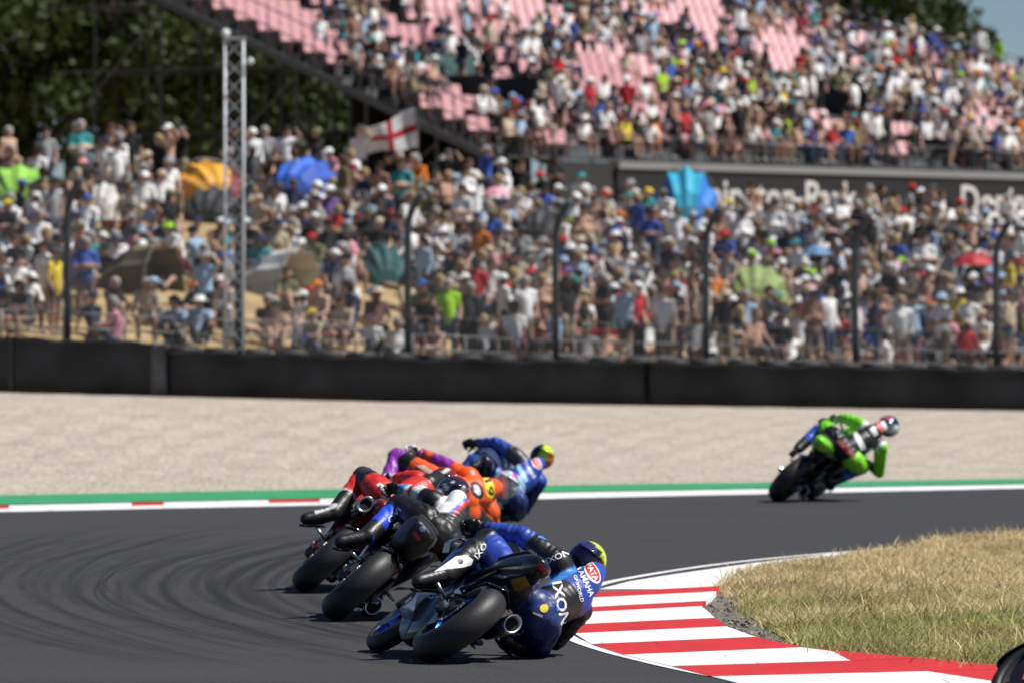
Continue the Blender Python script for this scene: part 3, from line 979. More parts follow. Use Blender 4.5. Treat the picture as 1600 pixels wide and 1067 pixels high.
# seats: shell with a raked back
sm = MB()
sw = 0.225
sm.loft([[Vector((-sw, -0.02, 0.40)), Vector((sw, -0.02, 0.40)), Vector((sw, -0.02, 0.43)), Vector((-sw, -0.02, 0.43))],
         [Vector((-sw, 0.34, 0.37)), Vector((sw, 0.34, 0.37)), Vector((sw, 0.33, 0.41)), Vector((-sw, 0.33, 0.41))],
         [Vector((-sw, 0.42, 0.46)), Vector((sw, 0.42, 0.46)), Vector((sw, 0.385, 0.47)), Vector((-sw, 0.385, 0.47))],
         [Vector((-sw * .92, 0.475, 0.80)), Vector((sw * .92, 0.475, 0.80)), Vector((sw * .92, 0.45, 0.80)), Vector((-sw * .92, 0.45, 0.80))]])
sm.box((0, 0.24, 0.195), (0.06, 0.06, 0.385))
ROT = Matrix.Rotation(TH, 3, 'Z')
seat_v = [ROT @ Vector(p) for p in sm.v]; seat_f = sm.f
seat_me = bpy.data.meshes.new('seat'); seat_me.from_pydata([tuple(p) for p in seat_v], [], seat_f); seat_me.update(); seat_me.materials.append(M_seat)
def proj(p):
    return (p.x / p.y * FPX + 800, HOR - (p.z - CAM_H) / p.y * FPX)
SEATS = []
for r_ in range(NROW):
    u = 0.35
    while u < RLEN[r_] - 0.5:
        ok = all(abs(u - a) > 0.55 for a in AISLES)
        for (a, b_, r0, r1) in VOMS:
            if a - .2 < u < b_ + .2 and r0 <= r_ <= r1: ok = False
        if ok: SEATS.append((r_, u))
        u += 0.50
# ================================================================== people in the crowd
def remesh_mods(vox, smooth_it, ratio=None):
    def f(o):
        m = o.modifiers.new('r', 'REMESH'); m.mode = 'VOXEL'; m.voxel_size = vox; m.use_smooth_shade = True
        if smooth_it:
            s = o.modifiers.new('s', 'SMOOTH'); s.factor = 0.5; s.iterations = smooth_it
        if ratio:
            d = o.modifiers.new('d', 'DECIMATE'); d.ratio = ratio
    return f
def caps_mesh(caps):
    mb = MB()
    for a, b_, ra, rb, tg in caps: mb.capsule(a, b_, ra, rb)
    return mb.mesh('caps')
def nearest_cap(P, caps):
    best = np.full(len(P), 1e9); idx = np.zeros(len(P), int); tt = np.zeros(len(P))
    for i, (a, b_, ra, rb, tg) in enumerate(caps):
        A = np.array(a); D = np.array(b_) - A; L2 = max((D * D).sum(), 1e-9)
        t = np.clip(((P - A) @ D) / L2, 0, 1)
        d = np.linalg.norm(P - A - t[:, None] * D, axis=1) - (ra + (rb - ra) * t)
        m = d < best; best[m] = d[m]; idx[m] = i; tt[m] = t[m]
    return idx, tt
def figure(hip, chest, neck, head, sh, el, ha, kn, an, toe, hipw=0.09, shw=0.185):
    """capsule skeleton; sh/el/ha/kn/an/toe are pairs (left, right)"""
    c = [((hip[0] - hipw, hip[1], hip[2]), (hip[0] + hipw, hip[1], hip[2]), 0.115, 0.115, 'pants'),
         (hip, chest, 0.135, 0.15, 'shirt'), (sh[0], sh[1], 0.075, 0.075, 'shirt'), (chest, neck, 0.12, 0.07, 'shirt'),
         (neck, head, 0.055, 0.055, 'skin'), (head, (head[0], head[1], head[2] + 0.055), 0.098, 0.102, 'head')]
    for k in (0, 1):
        c += [(sh[k], el[k], 0.058, 0.046, 'arm'), (el[k], ha[k], 0.044, 0.032, 'fore'), (ha[k], ha[k], 0.045, 0.045, 'skin'),
              ((hip[0] + (-hipw, hipw)[k], hip[1], hip[2]), kn[k], 0.095, 0.068, 'thigh'), (kn[k], an[k], 0.062, 0.042, 'shin'), (an[k], toe[k], 0.045, 0.04, 'shoe')]
    return c
def mir(p): return ((-p[0], p[1], p[2]), p)
POSES = {
 'standing': figure((0, 0, .93), (0, .01, 1.27), (0, 0, 1.47), (0, -.02, 1.6), mir((.185, 0, 1.41)), mir((.25, .02, 1.13)), mir((.24, -.12, .92)), mir((.1, -.02, .5)), mir((.11, .02, .09)), mir((.13, -.14, .05))),
 'standing with arms folded': figure((0, 0, .93), (0, .02, 1.27), (0, 0, 1.47), (0, -.03, 1.6), mir((.185, 0, 1.41)), mir((.27, -.05, 1.14)), ((.07, -.2, 1.16), (-.07, -.22, 1.2)), mir((.12, -.02, .5)), mir((.13, .02, .09)), mir((.16, -.14, .05))),
 'standing with a raised arm': figure((0, 0, .93), (0, .02, 1.27), (0, 0, 1.47), (.02, -.02, 1.6), mir((.185, 0, 1.41)), ((-.25, .0, 1.14), (.33, -.1, 1.5)), ((-.2, -.15, 1.0), (.2, -.16, 1.68)), mir((.1, -.02, .5)), mir((.11, .02, .09)), mir((.13, -.14, .05))),
 'sitting with knees up': figure((0, 0, .13), (0, .05, .47), (0, .0, .68), (0, -.04, .81), mir((.185, .03, .62)), mir((.25, -.14, .4)), mir((.12, -.38, .42)), mir((.14, -.38, .42)), mir((.12, -.55, .08)), mir((.13, -.7, .05))),
 'sitting leaning back': figure((0, 0, .13), (0, .15, .45), (0, .16, .66), (0, .11, .79), mir((.185, .16, .59)), mir((.26, .26, .36)), mir((.27, .3, .07)), mir((.13, -.4, .28)), mir((.12, -.75, .08)), mir((.14, -.85, .14))),
 'seated on a folding chair': figure((0, 0, .48), (0, .06, .82), (0, .02, 1.03), (0, -.03, 1.16), mir((.185, .04, .97)), mir((.25, -.04, .72)), mir((.15, -.32, .64)), mir((.13, -.44, .5)), mir((.13, -.44, .09)), mir((.15, -.6, .05))),
 'seated hunched forward': figure((0, 0, .48), (0, -.08, .80), (0, -.18, .98), (0, -.26, 1.09), mir((.185, -.13, .93)), mir((.23, -.3, .68)), mir((.06, -.45, .72)), mir((.14, -.44, .5)), mir((.14, -.42, .09)), mir((.15, -.58, .05))),
}
TEMPL = {}
for name, caps in POSES.items():
    me = evaluated(caps_mesh(caps), remesh_mods(0.036, 3, 0.30))
    me.calc_loop_triangles()
    V = verts_np(me).copy()
    F = np.array([t.vertices[:] for t in me.loop_triangles], np.int32)
    idx, tt = nearest_cap(V, caps)
    tags = np.array([caps[i][4] for i in idx])
    TEMPL[name] = (V, F, tags, tt, np.array(caps[5][0]))
    bpy.data.meshes.remove(me)
# headwear shapes, centred on the head capsule's lower end
def hat_mesh(kind):
    mb = MB()
    if kind == 'cap':
        rings = []
        for h, r_ in ((0.045, .114), (0.09, .112), (0.13, .092), (0.158, .05), (0.165, .01)):
            rings.append([Vector((r_ * math.cos(a), r_ * math.sin(a), h)) for a in np.linspace(0, 2 * math.pi, 10, endpoint=False)])
        mb.loft(rings); mb.box((0, -.15, .06), (.15, .13, .012), (0.2, 0, 0))
    elif kind == 'sun_hat':
        rings = []
        for h, r_ in ((0.045, .2), (0.058, .2), (0.06, .118), (0.12, .11), (0.155, .085), (0.16, .01)):
            rings.append([Vector((r_ * math.cos(a), r_ * math.sin(a), h)) for a in np.linspace(0, 2 * math.pi, 10, endpoint=False)])
        mb.loft(rings)
    else:
        rings = []
        for h, r_, o_ in ((-0.06, .085, .045), (0.0, .105, .03), (0.07, .116, .012), (0.13, .092, .008), (0.168, .02, .005)):
            rings.append([Vector((r_ * math.cos(a), r_ * math.sin(a) + o_, h)) for a in np.linspace(0, 2 * math.pi, 10, endpoint=False)])
        mb.loft(rings)
    me = mb.mesh(kind); me.calc_loop_triangles()
    return verts_np(me).copy(), np.array([t.vertices[:] for t in me.loop_triangles], np.int32)
HATS = {k: hat_mesh(k) for k in ('cap', 'sun_hat', 'hair')}
CLOTH = [('white', (.80, .80, .79), 42), ('black', (.014, .014, .016), 22), ('navy', (.022, .03, .07), 11), ('bright blue', (.04, .10, .38), 5), ('pale blue', (.33, .46, .62), 7), ('grey', (.3, .3, .31), 10),
         ('dark grey', (.07, .075, .08), 7), ('red', (.46, .03, .035), 4), ('beige', (.5, .42, .31), 9), ('yellow', (.68, .52, .06), 1.6), ('orange', (.66, .2, .03), 1.6), ('lime green', (.33, .62, .03), 1.2),
         ('olive', (.14, .14, .07), 4), ('pink', (.66, .3, .36), 3), ('purple', (.17, .09, .28), 1), ('teal', (.04, .26, .27), 2), ('maroon', (.17, .015, .03), 2)]
SKINS = [(.57, .37, .28), (.48, .29, .21), (.42, .25, .18), (.30, .17, .12), (.53, .33, .25), (.15, .08, .06)]
HAIRS = [('dark', (.02, .015, .012)), ('brown', (.07, .04, .025)), ('fair', (.34, .24, .12)), ('grey', (.32, .31, .3))]
cw = np.array([c[2] for c in CLOTH], float); cw /= cw.sum()
hw_ = cw.copy(); hw_[0] *= .55; hw_[1] *= 1.5; hw_[6] *= 1.6; hw_ /= hw_.sum()
def person_spec(pose, bare_p=0.1):
    top = CLOTH[rng.choice(len(CLOTH), p=cw)]; bare = rng.random() < bare_p
    pants = [('dark', (.03, .032, .04)), ('denim', (.05, .085, .17)), ('beige', (.36, .3, .22)), ('grey', (.13, .13, .14)), ('black', (.016, .016, .017))][rng.integers(5)]
    sk = SKINS[rng.integers(len(SKINS))]
    hk = rng.choice(['cap', 'sun_hat', 'hair'], p=[.42, .16, .42])
    hc = HAIRS[rng.integers(4)] if hk == 'hair' else CLOTH[rng.choice(len(CLOTH), p=hw_)][:2]
    return dict(pose=pose, top=top, bare=bare, pants=pants, skin=sk, hk=hk, hc=hc, shorts=rng.random() < .5, sleeves=rng.random() < .25, strap=rng.random())
def person_cols(sp):
    V, F, tags, tt, hp = TEMPL[sp['pose']]
    c = np.zeros((len(V), 3)); sk = np.array(sp['skin']); top = sk if sp['bare'] else np.array(sp['top'][1]); pa = np.array(sp['pants'][1])
    c[:] = sk
    c[tags == 'shirt'] = top
    c[(tags == 'arm') & ((tt < .75) | sp['sleeves'])] = top
    if sp['sleeves']: c[(tags == 'fore') & (tt < .9)] = top
    c[tags == 'pants'] = pa
    c[(tags == 'thigh') & ((tt < .8) | (not sp['shorts']))] = pa
    if not sp['shorts']: c[tags == 'shin'] = pa
    c[tags == 'shoe'] = (.3, .3, .3) if sp['strap'] < .5 else (.04, .04, .045)
    return c
M_cloth = vmat('crowd_cloth', 0.75, spec=0.2)

# ---- where the tents, flag and umbrellas stand (filled in below) : px, py of centre, half width px, half height px, depth m
def bank_at(px, py):
    """distance at which the sight line through a pixel meets the bank"""
    lo, hi = d_bar(px) + 1.4, d_ridge(px)
    for k in range(60):
        Y = lerp(lo, hi, k / 59)
        yy = HOR - (bank_z(px, Y) - CAM_H) / Y * FPX
        if yy <= py: return Y
    return hi
KEEP = []    # tents that must stay in view: px, py, half width, half height, distance
BLOCK = []   # (X, Y, radius) kept free of people

# ================================================================== tents, shelters, umbrellas, flag
def dome_tent(px, py_base, wpx, hpx, cols, label, name='dome_tent', rot=0.0, depth=None, open_side=True, d=None):
    """pop-up shelter: half dome on two crossed poles, open to the track"""
    Y = d or bank_at(px, py_base); s = FPX / Y
    w = wpx / s / 2; h = hpx / s; dp = depth or w * 0.8
    base = Vector((X_of(px, Y), Y, bank_z(px, Y) - 0.03))
    r_ = empty(name, base); tag(r_, label, 'tent')
    r_.rotation_euler = (0, 0, rot)
    n, m = 12, 6
    panels = len(cols)
    for q_ in range(panels):
        V = []; F = []
        i0, i1 = int(n * q_ / panels), int(n * (q_ + 1) / panels)
        k = i1 - i0 + 1
        for j in range(m + 1):
            b_ = j / m * math.pi / 2 * 0.98
            for i in range(i0, i1 + 1):
                a = math.pi * i / n
                sag = 1 - 0.10 * abs(math.sin(i / 2 * math.pi)) - 0.05 * abs(math.sin(j / 2 * math.pi))
                V.append(Vector((-w * math.cos(a) * (0.35 + 0.65 * math.cos(b_)) * sag, -dp * 0.6 + dp * 1.7 * math.sin(b_), h * (math.sin(a) ** 0.8) * (math.cos(b_) ** 0.7) * sag)))
        for j in range(m):
            for i in range(k - 1):
                F.append((j * k + i, j * k + i + 1, (j + 1) * k + i + 1, (j + 1) * k + i))
        mb = MB(); mb.add(V, F)
        o = mb.build('canopy_panel', cols[q_], r_)
        sd_ = o.modifiers.new('t', 'SOLIDIFY'); sd_.thickness = 0.008
    pts = [Vector((-w * math.cos(math.pi * i / n), -dp * 0.6 - 0.01, h * max(0, math.sin(math.pi * i / n)) ** 0.8 + 0.01)) for i in range(n + 1)]
    MB().tube(pts, 0.012, 6).build('pole', mat('tent_pole', (.2, .2, .2), .4), r_)
    BLOCK.append((base.x, base.y, w * 0.9))
    KEEP.append((px, py_base - hpx * 0.55, wpx * 0.5, hpx * 0.5, Y))
    return r_
def tm(name, c): return mat('tent_' + name, c, 0.65, 0, 0.15, 5, 0.08, 2)
dome_tent(30, 298, 130, 62, [tm('green', (.13, .42, .06)), tm('lime', (.25, .55, .07)), tm('green', (.13, .42, .06))], 'bright green dome tent at the left edge of the bank', rot=3.2)
dome_tent(330, 292, 115, 70, [tm('maroon', (.24, .015, .02)), tm('amber', (.72, .34, .03)), tm('amber', (.72, .34, .03))], 'orange and maroon dome tent beside the lattice mast', rot=3.5)
dome_tent(470, 300, 120, 75, [tm('royal', (.02, .075, .40)), tm('blue', (.03, .12, .55)), tm('slate', (.07, .09, .22))], 'blue dome tent right of the lattice mast', rot=2.7)
dome_tent(225, 460, 150, 85, [tm('olive', (.07, .062, .03)), tm('khaki', (.22, .19, .085)), tm('olive', (.07, .062, .03))], 'dark olive pop-up tent on the lower bank left of the mast', rot=1.15)
dome_tent(440, 462, 145, 78, [tm('silver', (.38, .40, .41)), tm('cream', (.62, .61, .55)), tm('cream', (.62, .61, .55))], 'grey and white pop-up shelter right of the lattice mast', rot=1.1)
dome_tent(600, 446, 90, 68, [tm('teal', (.012, .085, .085)), tm('teal', (.012, .085, .085))], 'dark teal tent left of the third fence post', rot=3.3)
dome_tent(655, 300, 70, 50, [tm('olive', (.07, .062, .03)), tm('brown', (.1, .07, .03))], 'olive brown tent below the flag', rot=3.1)
dome_tent(842, 385, 85, 62, [tm('charcoal', (.022, .024, .028)), tm('charcoal', (.022, .024, .028))], 'charcoal tent just left of the fourth fence post', rot=3.0)
dome_tent(1072, 356, 112, 104, [tm('azure', (.02, .17, .55)), tm('cyan', (.02, .33, .5)), tm('azure', (.02, .17, .55))], 'blue and turquoise shelter in front of the black fascia', rot=3.14)
dome_tent(160, 345, 62, 62, [tm('cream', (.62, .61, .55)), tm('stone', (.5, .48, .4))], 'cream coloured beach shelter near the first fence post', rot=3.0)
dome_tent(330, 350, 105, 60, [tm('charcoal', (.022, .024, .028)), tm('char2', (.04, .042, .048))], 'charcoal tent behind the lattice mast above the dry grass', rot=3.0)
dome_tent(1535, 335, 85, 45, [tm('cream', (.62, .61, .55)), tm('grey', (.3, .3, .3))], 'cream and grey shelter at the right below the fascia', rot=3.0)
dome_tent(1180, 470, 110, 60, [tm('sage', (.26, .34, .12)), tm('sage', (.26, .34, .12))], 'pale green shelter between the fifth and sixth fence posts', rot=3.1)

def umbrella(px, py, wpx, col, label, d_base, tilt=(0, 0)):
    """py: rim height in the photo; stands on the bank at distance d_base"""
    Y = d_base; s = FPX / Y; w = wpx / s / 2
    b0 = Vector((X_of(px, Y), Y, bank_z(px, Y)))
    zr = CAM_H + (HOR - py) / s - b0.z
    KEEP.append((px, py - 10, wpx * .5, wpx * .25, Y))
    r_ = empty('umbrella', b0); tag(r_, label, 'umbrella', 'umbrellas on the bank')
    n = 8; rings = []
    for t in (1.0, 0.7, 0.4, 0.05):
        rings.append([Vector((w * t * math.cos(2 * math.pi * k / n), w * t * math.sin(2 * math.pi * k / n), zr + w * 0.55 * (1 - t * t) ** 0.8)) for k in range(n)])
    mb = MB(); mb.loft(rings, False); o = mb.build('canopy', col, r_); sl = o.modifiers.new('t', 'SOLIDIFY'); sl.thickness = 0.006
    MB().tube([(0, 0, 0), (0, 0, zr + w * 0.5)], 0.012, 6).build('pole', mat('tent_pole', (.2, .2, .2)), r_)
    for k in range(n):
        a = 2 * math.pi * k / n
        MB().bar((w * .98 * math.cos(a), w * .98 * math.sin(a), zr), (0, 0, zr + w * 0.52), 0.008).build('rib', mat('tent_pole', (.2, .2, .2)), r_)
def keep(px, py, a, b_, Y): KEEP.append((px, py, a, b_, Y))
umbrella(1521, 414, 68, tm('red', (.5, .015, .025)), 'red umbrella beside the rightmost fence post', 158)
umbrella(1275, 398, 50, tm('sky', (.12, .27, .5)), 'blue umbrella between the fifth and sixth fence posts', 160)
umbrella(775, 305, 46, tm('pink', (.66, .28, .38)), 'pink umbrella in the middle of the bank below the stand end', 162)
umbrella(1490, 365, 50, tm('charcoal', (.022, .024, .028)), 'dark umbrella above the red one at the right', 168)

# ---- flag on a pole
Y = 166.0; b0 = Vector((X_of(652, Y), Y, bank_z(652, Y)))
fl = empty('flag', b0); tag(fl, 'white flag with a red cross waved above the crowd', 'flag')
s = FPX / Y
def fp(px, py): return Vector(((px - 652) / s, 0, CAM_H + (HOR - py) / s - b0.z))
MB().tube([(0, 0, 0.9), fp(652, 168) + Vector((0.02, 0, 0.05))], 0.015, 6).build('pole', mat('tent_pole', (.2, .2, .2)), fl)
C0, C1, C2, C3 = fp(648, 170), fp(567, 205), fp(574, 240), fp(652, 232)    # hoist top, fly top, fly bottom, hoist bottom
V = []; F = []; C = []; n, m = 48, 32
for j in range(m + 1):
    for i in range(n + 1):
        a, b_ = i / n, j / m
        p = C0.lerp(C1, a).lerp(C3.lerp(C2, a), b_)
        p = p + Vector((0, 0.10 * math.sin(a * 7 + b_ * 1.5) * (0.3 + a), 0.035 * math.sin(a * 8 + b_ * 2)))
        V.append(p)
        red = abs(a - 0.5) < 0.055 or abs(b_ - 0.52) < 0.09
        C.append((.55, .02, .03) if red else (.78, .78, .78))
for j in range(m):
    for i in range(n):
        F.append((j * (n + 1) + i, j * (n + 1) + i + 1, (j + 1) * (n + 1) + i + 1, (j + 1) * (n + 1) + i))
mb = MB(); mb.add(V, F); me = mb.mesh('cloth'); setcol(me, np.array(C))
o = finish(me, 'cloth', vmat('flag_cloth', 0.8, trans=0.3), fl, smooth=True)
sl = o.modifiers.new('t', 'SOLIDIFY'); sl.thickness = 0.003

KEEP.append((610, 205, 45, 36, 166.0))
# ---- red table in front of the crowd
Y = d_bar(930) + 3.4; s = FPX / Y
b0 = Vector((X_of(932, Y), Y, bank_z(932, Y)))
tb = empty('folding_table', b0); tag(tb, 'long red covered table behind the rail right of the fourth fence post', 'table')
M_rt = mat('red_cover', (.5, .03, .035), .6, 0, .1, 4, .1, 2)
mb = MB(); mb.box((0, 0, .68), (1.15, .6, .05)); mb.build('table_top', M_rt, tb, bevel=.01)
mb = MB(); mb.box((0, -.305, .53), (1.14, .012, .25)); mb.build('front_cloth', M_rt, tb)
for sx in (-1, 1):
    for sy in (-1, 1):
        MB().tube([(sx * .5, sy * .22, 0), (sx * .5, sy * .22, .655)], .018, 6).build('leg', M_galv, tb)

# ================================================================== placing the crowd
PEOPLE = []   # (world pos, facing, spec, pixel height)
def free(x, y):
    return all((x - a) ** 2 + (y - b_) ** 2 > r_ * r_ for a, b_, r_ in BLOCK)
BARE = [(420, 508, 58, 16), (345, 388, 24, 34), (430, 395, 24, 13), (590, 500, 22, 16)]
Yr = 0.0
row = 0
depth = 1.9
while depth < 62:
    step = 0.74 if depth < 30 else 1.15
    px = -190 + random.uniform(0, 25)
    while px < 1790:
        Y = d_bar(px) + depth + random.uniform(-.26, .26)
        s = FPX / Y
        gap = random.uniform(0.5, 0.86) * s
        if Y < d_ridge(px) + (3.5 if px < 620 else 4):
            z = bank_z(px, Y); X = X_of(px, Y)
            qx, qy = px, HOR - (z - CAM_H) * s
            p_occ = 0.9 if px > 500 else 0.86
            if px < 560 and depth < 5: p_occ = 0.72
            if depth < 5: p_occ *= 0.85 if px < 560 else 1.1
            for (bx, by, rx_, ry_) in BARE:
                if ((qx - bx) / rx_) ** 2 + ((qy - 8 - by) / ry_) ** 2 < 1: p_occ = 0.03
            if random.random() < p_occ and free(X, Y):
                ridge = Y > d_ridge(px) - 4
                if depth < 6.0 or (ridge and px < 700): pr = [.20, .09, .08, .19, .12, .20, .12]
                else: pr = [.04, .03, .02, .32, .20, .25, .14]
                pose = rng.choice(list(POSES), p=pr)
                top_ = 1.7 if pose.startswith('stand') else (1.25 if pose.startswith('seated') else 0.9)
                hid = any(Y < kY and abs(qx - kx_) < ka + 9 and qy - top_ * s < ky + kb * 0.5 and qy > ky - kb for kx_, ky, ka, kb, kY in KEEP)
                if hid and random.random() < 0.93: px += gap; continue
                if px > 880 and depth > 20 and qy - top_ * s < (308 if 1120 < px < 1310 else 288) and random.random() < 0.9: px += gap; continue
                PEOPLE.append([Vector((X, Y, z)), random.gauss(0, .8), person_spec(pose, 0.11), s])
        px += gap
    depth += step
# grandstand: occupied seats, with the empty pink patches of the photograph
EMPTY = [(300, 25, 90, 40), (440, 70, 90, 60), (500, 105, 40, 30), (600, 12, 70, 22), (690, 45, 110, 40), (790, 35, 80, 44), (710, 175, 42, 32), (945, 140, 66, 66), (1000, 180, 40, 30), (1075, 42, 62, 44), (1215, 85, 55, 42), (1290, 215, 26, 26), (1395, 222, 26, 18), (1420, 60, 20, 20), (1450, 130, 22, 26), (1530, 205, 30, 28), (790, 130, 25, 40), (1120, 90, 30, 30), (1330, 60, 24, 18), (560, 150, 20, 20), (880, 50, 26, 24)]
seat_free = []
for (r_, u) in SEATS:
    p = S0 + st(u, r_ * RUN + 0.36, r_ * RISE)
    qx, qy = proj(p)
    if not (-40 < qx < 1740 and -70 < qy < 330):
        continue
    po = 0.74
    for (bx, by, rx_, ry_) in EMPTY:
        if ((qx - bx) / rx_) ** 2 + ((qy - 10 - by) / ry_) ** 2 < 1: po = 0.06
    if qx < 520 and qy > 20: po *= 0.45
    if random.random() < po:
        pose = rng.choice(['seated on a folding chair', 'seated hunched forward', 'standing'], p=[.60, .33, .07])
        PEOPLE.append([p - V_ * 0.08 + Vector((0, 0, -0.0)), TH + random.gauss(0, .3), person_spec(pose, 0.08), FPX / p.y * 0.5])
        if random.random() < 0.5: seat_free.append((r_, u))
    else:
        seat_free.append((r_, u))
# people on the aisles
for a in AISLES:
    for r_ in range(1, NROW):
        if random.random() < 0.3:
            p = S0 + st(a + random.uniform(-.2, .2), r_ * RUN + .3, r_ * RISE)
            PEOPLE.append([p, TH + random.uniform(-3, 3), person_spec('standing', .05), FPX / p.y * 0.5])
# seats: the 300 that show largest are parts of their own
seat_free.sort(key=lambda q_: (S0 + st(q_[1], q_[0] * RUN, 0)).y)
for k, (r_, u) in enumerate(seat_free[:300]):
    o = bpy.data.objects.new('seat', seat_me); COL.objects.link(o); o.parent = stand
    o.location = so + st(u, r_ * RUN + 0.30, r_ * RISE)
sv = np.array([tuple(p) for p in seat_v]); rest = seat_free[300:]
if rest:
    offs = np.array([tuple(so + st(u, r_ * RUN + 0.30, r_ * RISE)) for r_, u in rest])
    V = (sv[None] + offs[:, None]).reshape(-1, 3)
    F = np.array(seat_f)[None] + (np.arange(len(rest)) * len(sv))[:, None, None]
    o = finish(np_mesh('further_seats', V, F.reshape(-1, 4)), 'further_seats', M_seat, stand); o['kind'] = 'stuff'

# landmarks for the labels
GAPS = [(-999, 105, 'left of first fence post'), (105, 240, 'near first fence post'), (240, 372, 'just left of mast'), (372, 500, 'just right of mast'), (500, 637, 'left of third post'), (637, 750, 'right of third post'), (750, 868, 'left of fourth post'),
        (868, 985, 'right of fourth post'), (985, 1103, 'left of fifth post'), (1103, 1220, 'right of fifth post'), (1220, 1336, 'left of sixth post'), (1336, 1446, 'right of sixth post'), (1446, 1556, 'left of last post'), (1556, 9999, 'right of last post')]
PEOPLE.sort(key=lambda q_: -q_[3] * (1.5 if q_[2]['pose'].startswith('stand') else 1.0) + 0.0)
inside = [q_ for q_ in PEOPLE if -20 < proj(q_[0])[0] < 1620]; near = inside[:300]
nid = set(id(q_) for q_ in near); far = [q_ for q_ in PEOPLE if id(q_) not in nid]
near.sort(key=lambda q_: q_[0].y)
def Mz(a, sc=1.0):
    c_, s_ = math.cos(a) * sc, math.sin(a) * sc
    return np.array([[c_, -s_, 0], [s_, c_, 0], [0, 0, sc]])
used = {}
for pos, ang, sp, s in near:
    for try_ in range(60):
        qx, qy = proj(pos + Vector((0, 0, 0.8)))
        gap = next(t for a, b_, t in GAPS if a <= qx < b_)
        dpt = pos.y - d_bar(qx)
        lvl = 'by the rail' if dpt < 5 else ('low' if dpt < 10 else 'higher up')
        wear = 'bare-chested' if sp['bare'] else '%s top' % sp['top'][0]
        hat = sp['hc'][0] + {'cap': ' cap', 'sun_hat': ' sun hat', 'hair': ' hair'}[sp['hk']]
        pz = sp['pose'].split()[0].replace('seated', 'sitting').replace('raised', 'waving')
        lab = 'person, %s, %s, %s, %s %s %s' % (wear, sp['pants'][0] + (' shorts' if sp['shorts'] else ' trousers'), hat, pz, lvl, gap)
        if len(lab.split()) > 16: lab = lab.replace(' just ', ' ').replace(' by the rail', ' railside')
        if len(lab.split()) > 16: lab = lab.replace(' fence post', ' post').replace('higher up', 'higher')
        if lab not in used: break
        if sp['hk'] == 'hair' and try_ < 6: sp['hc'] = HAIRS[rng.integers(4)]
        else: sp['hk'] = 'cap'; sp['hc'] = CLOTH[rng.choice(len(CLOTH), p=hw_)][:2]
    used[lab] = 1
    V, F, tags, tt, hp = TEMPL[sp['pose']]
    me = np_mesh('person', V, F, person_cols(sp)); me.materials.append(M_cloth)
    me.polygons.foreach_set('use_smooth', [True] * len(me.polygons))
    o = bpy.data.objects.new('person', me); COL.objects.link(o)
    sc = random.uniform(.93, 1.06)
    o.location = pos; o.rotation_euler = (0, 0, ang); o.scale = (sc, sc, sc)
    HV, HF = HATS[sp['hk']]
    hm = np_mesh(sp['hk'], HV + hp[None], HF, np.tile(np.array(sp['hc'][1]), (len(HV), 1))); hm.materials.append(M_cloth)
    hm.polygons.foreach_set('use_smooth', [True] * len(hm.polygons))
    h = bpy.data.objects.new(sp['hk'], hm); COL.objects.link(h); h.parent = o
    tag(o, lab, 'person', 'spectators on the lower bank')
# the rest of the crowd: one mass
VV, FF, CC = [], [], []; base = 0
for pos, ang, sp, s in far:
    V, F, tags, tt, hp = TEMPL[sp['pose']]
    HV, HF = HATS[sp['hk']]
    Mx = Mz(ang, random.uniform(.93, 1.06)); p = np.array(pos)
    VV.append(V @ Mx.T + p); FF.append(F + base); CC.append(person_cols(sp)); base += len(V)
    VV.append((HV + hp) @ Mx.T + p); FF.append(HF + base); CC.append(np.tile(np.array(sp['hc'][1]), (len(HV), 1))); base += len(HV)
me = np_mesh('crowd', np.concatenate(VV), np.concatenate(FF), np.concatenate(CC))
me.polygons.foreach_set('use_smooth', [True] * len(me.polygons))
o = finish(me, 'crowd', M_cloth)
tag(o, 'dense crowd of spectators filling the upper bank and the grandstand', 'crowd', kind='stuff')
# folding chairs and bags are hidden among the crowd
print('people', len(PEOPLE), 'seats', len(seat_free), 'crowd tris', sum(len(f) for f in FF))

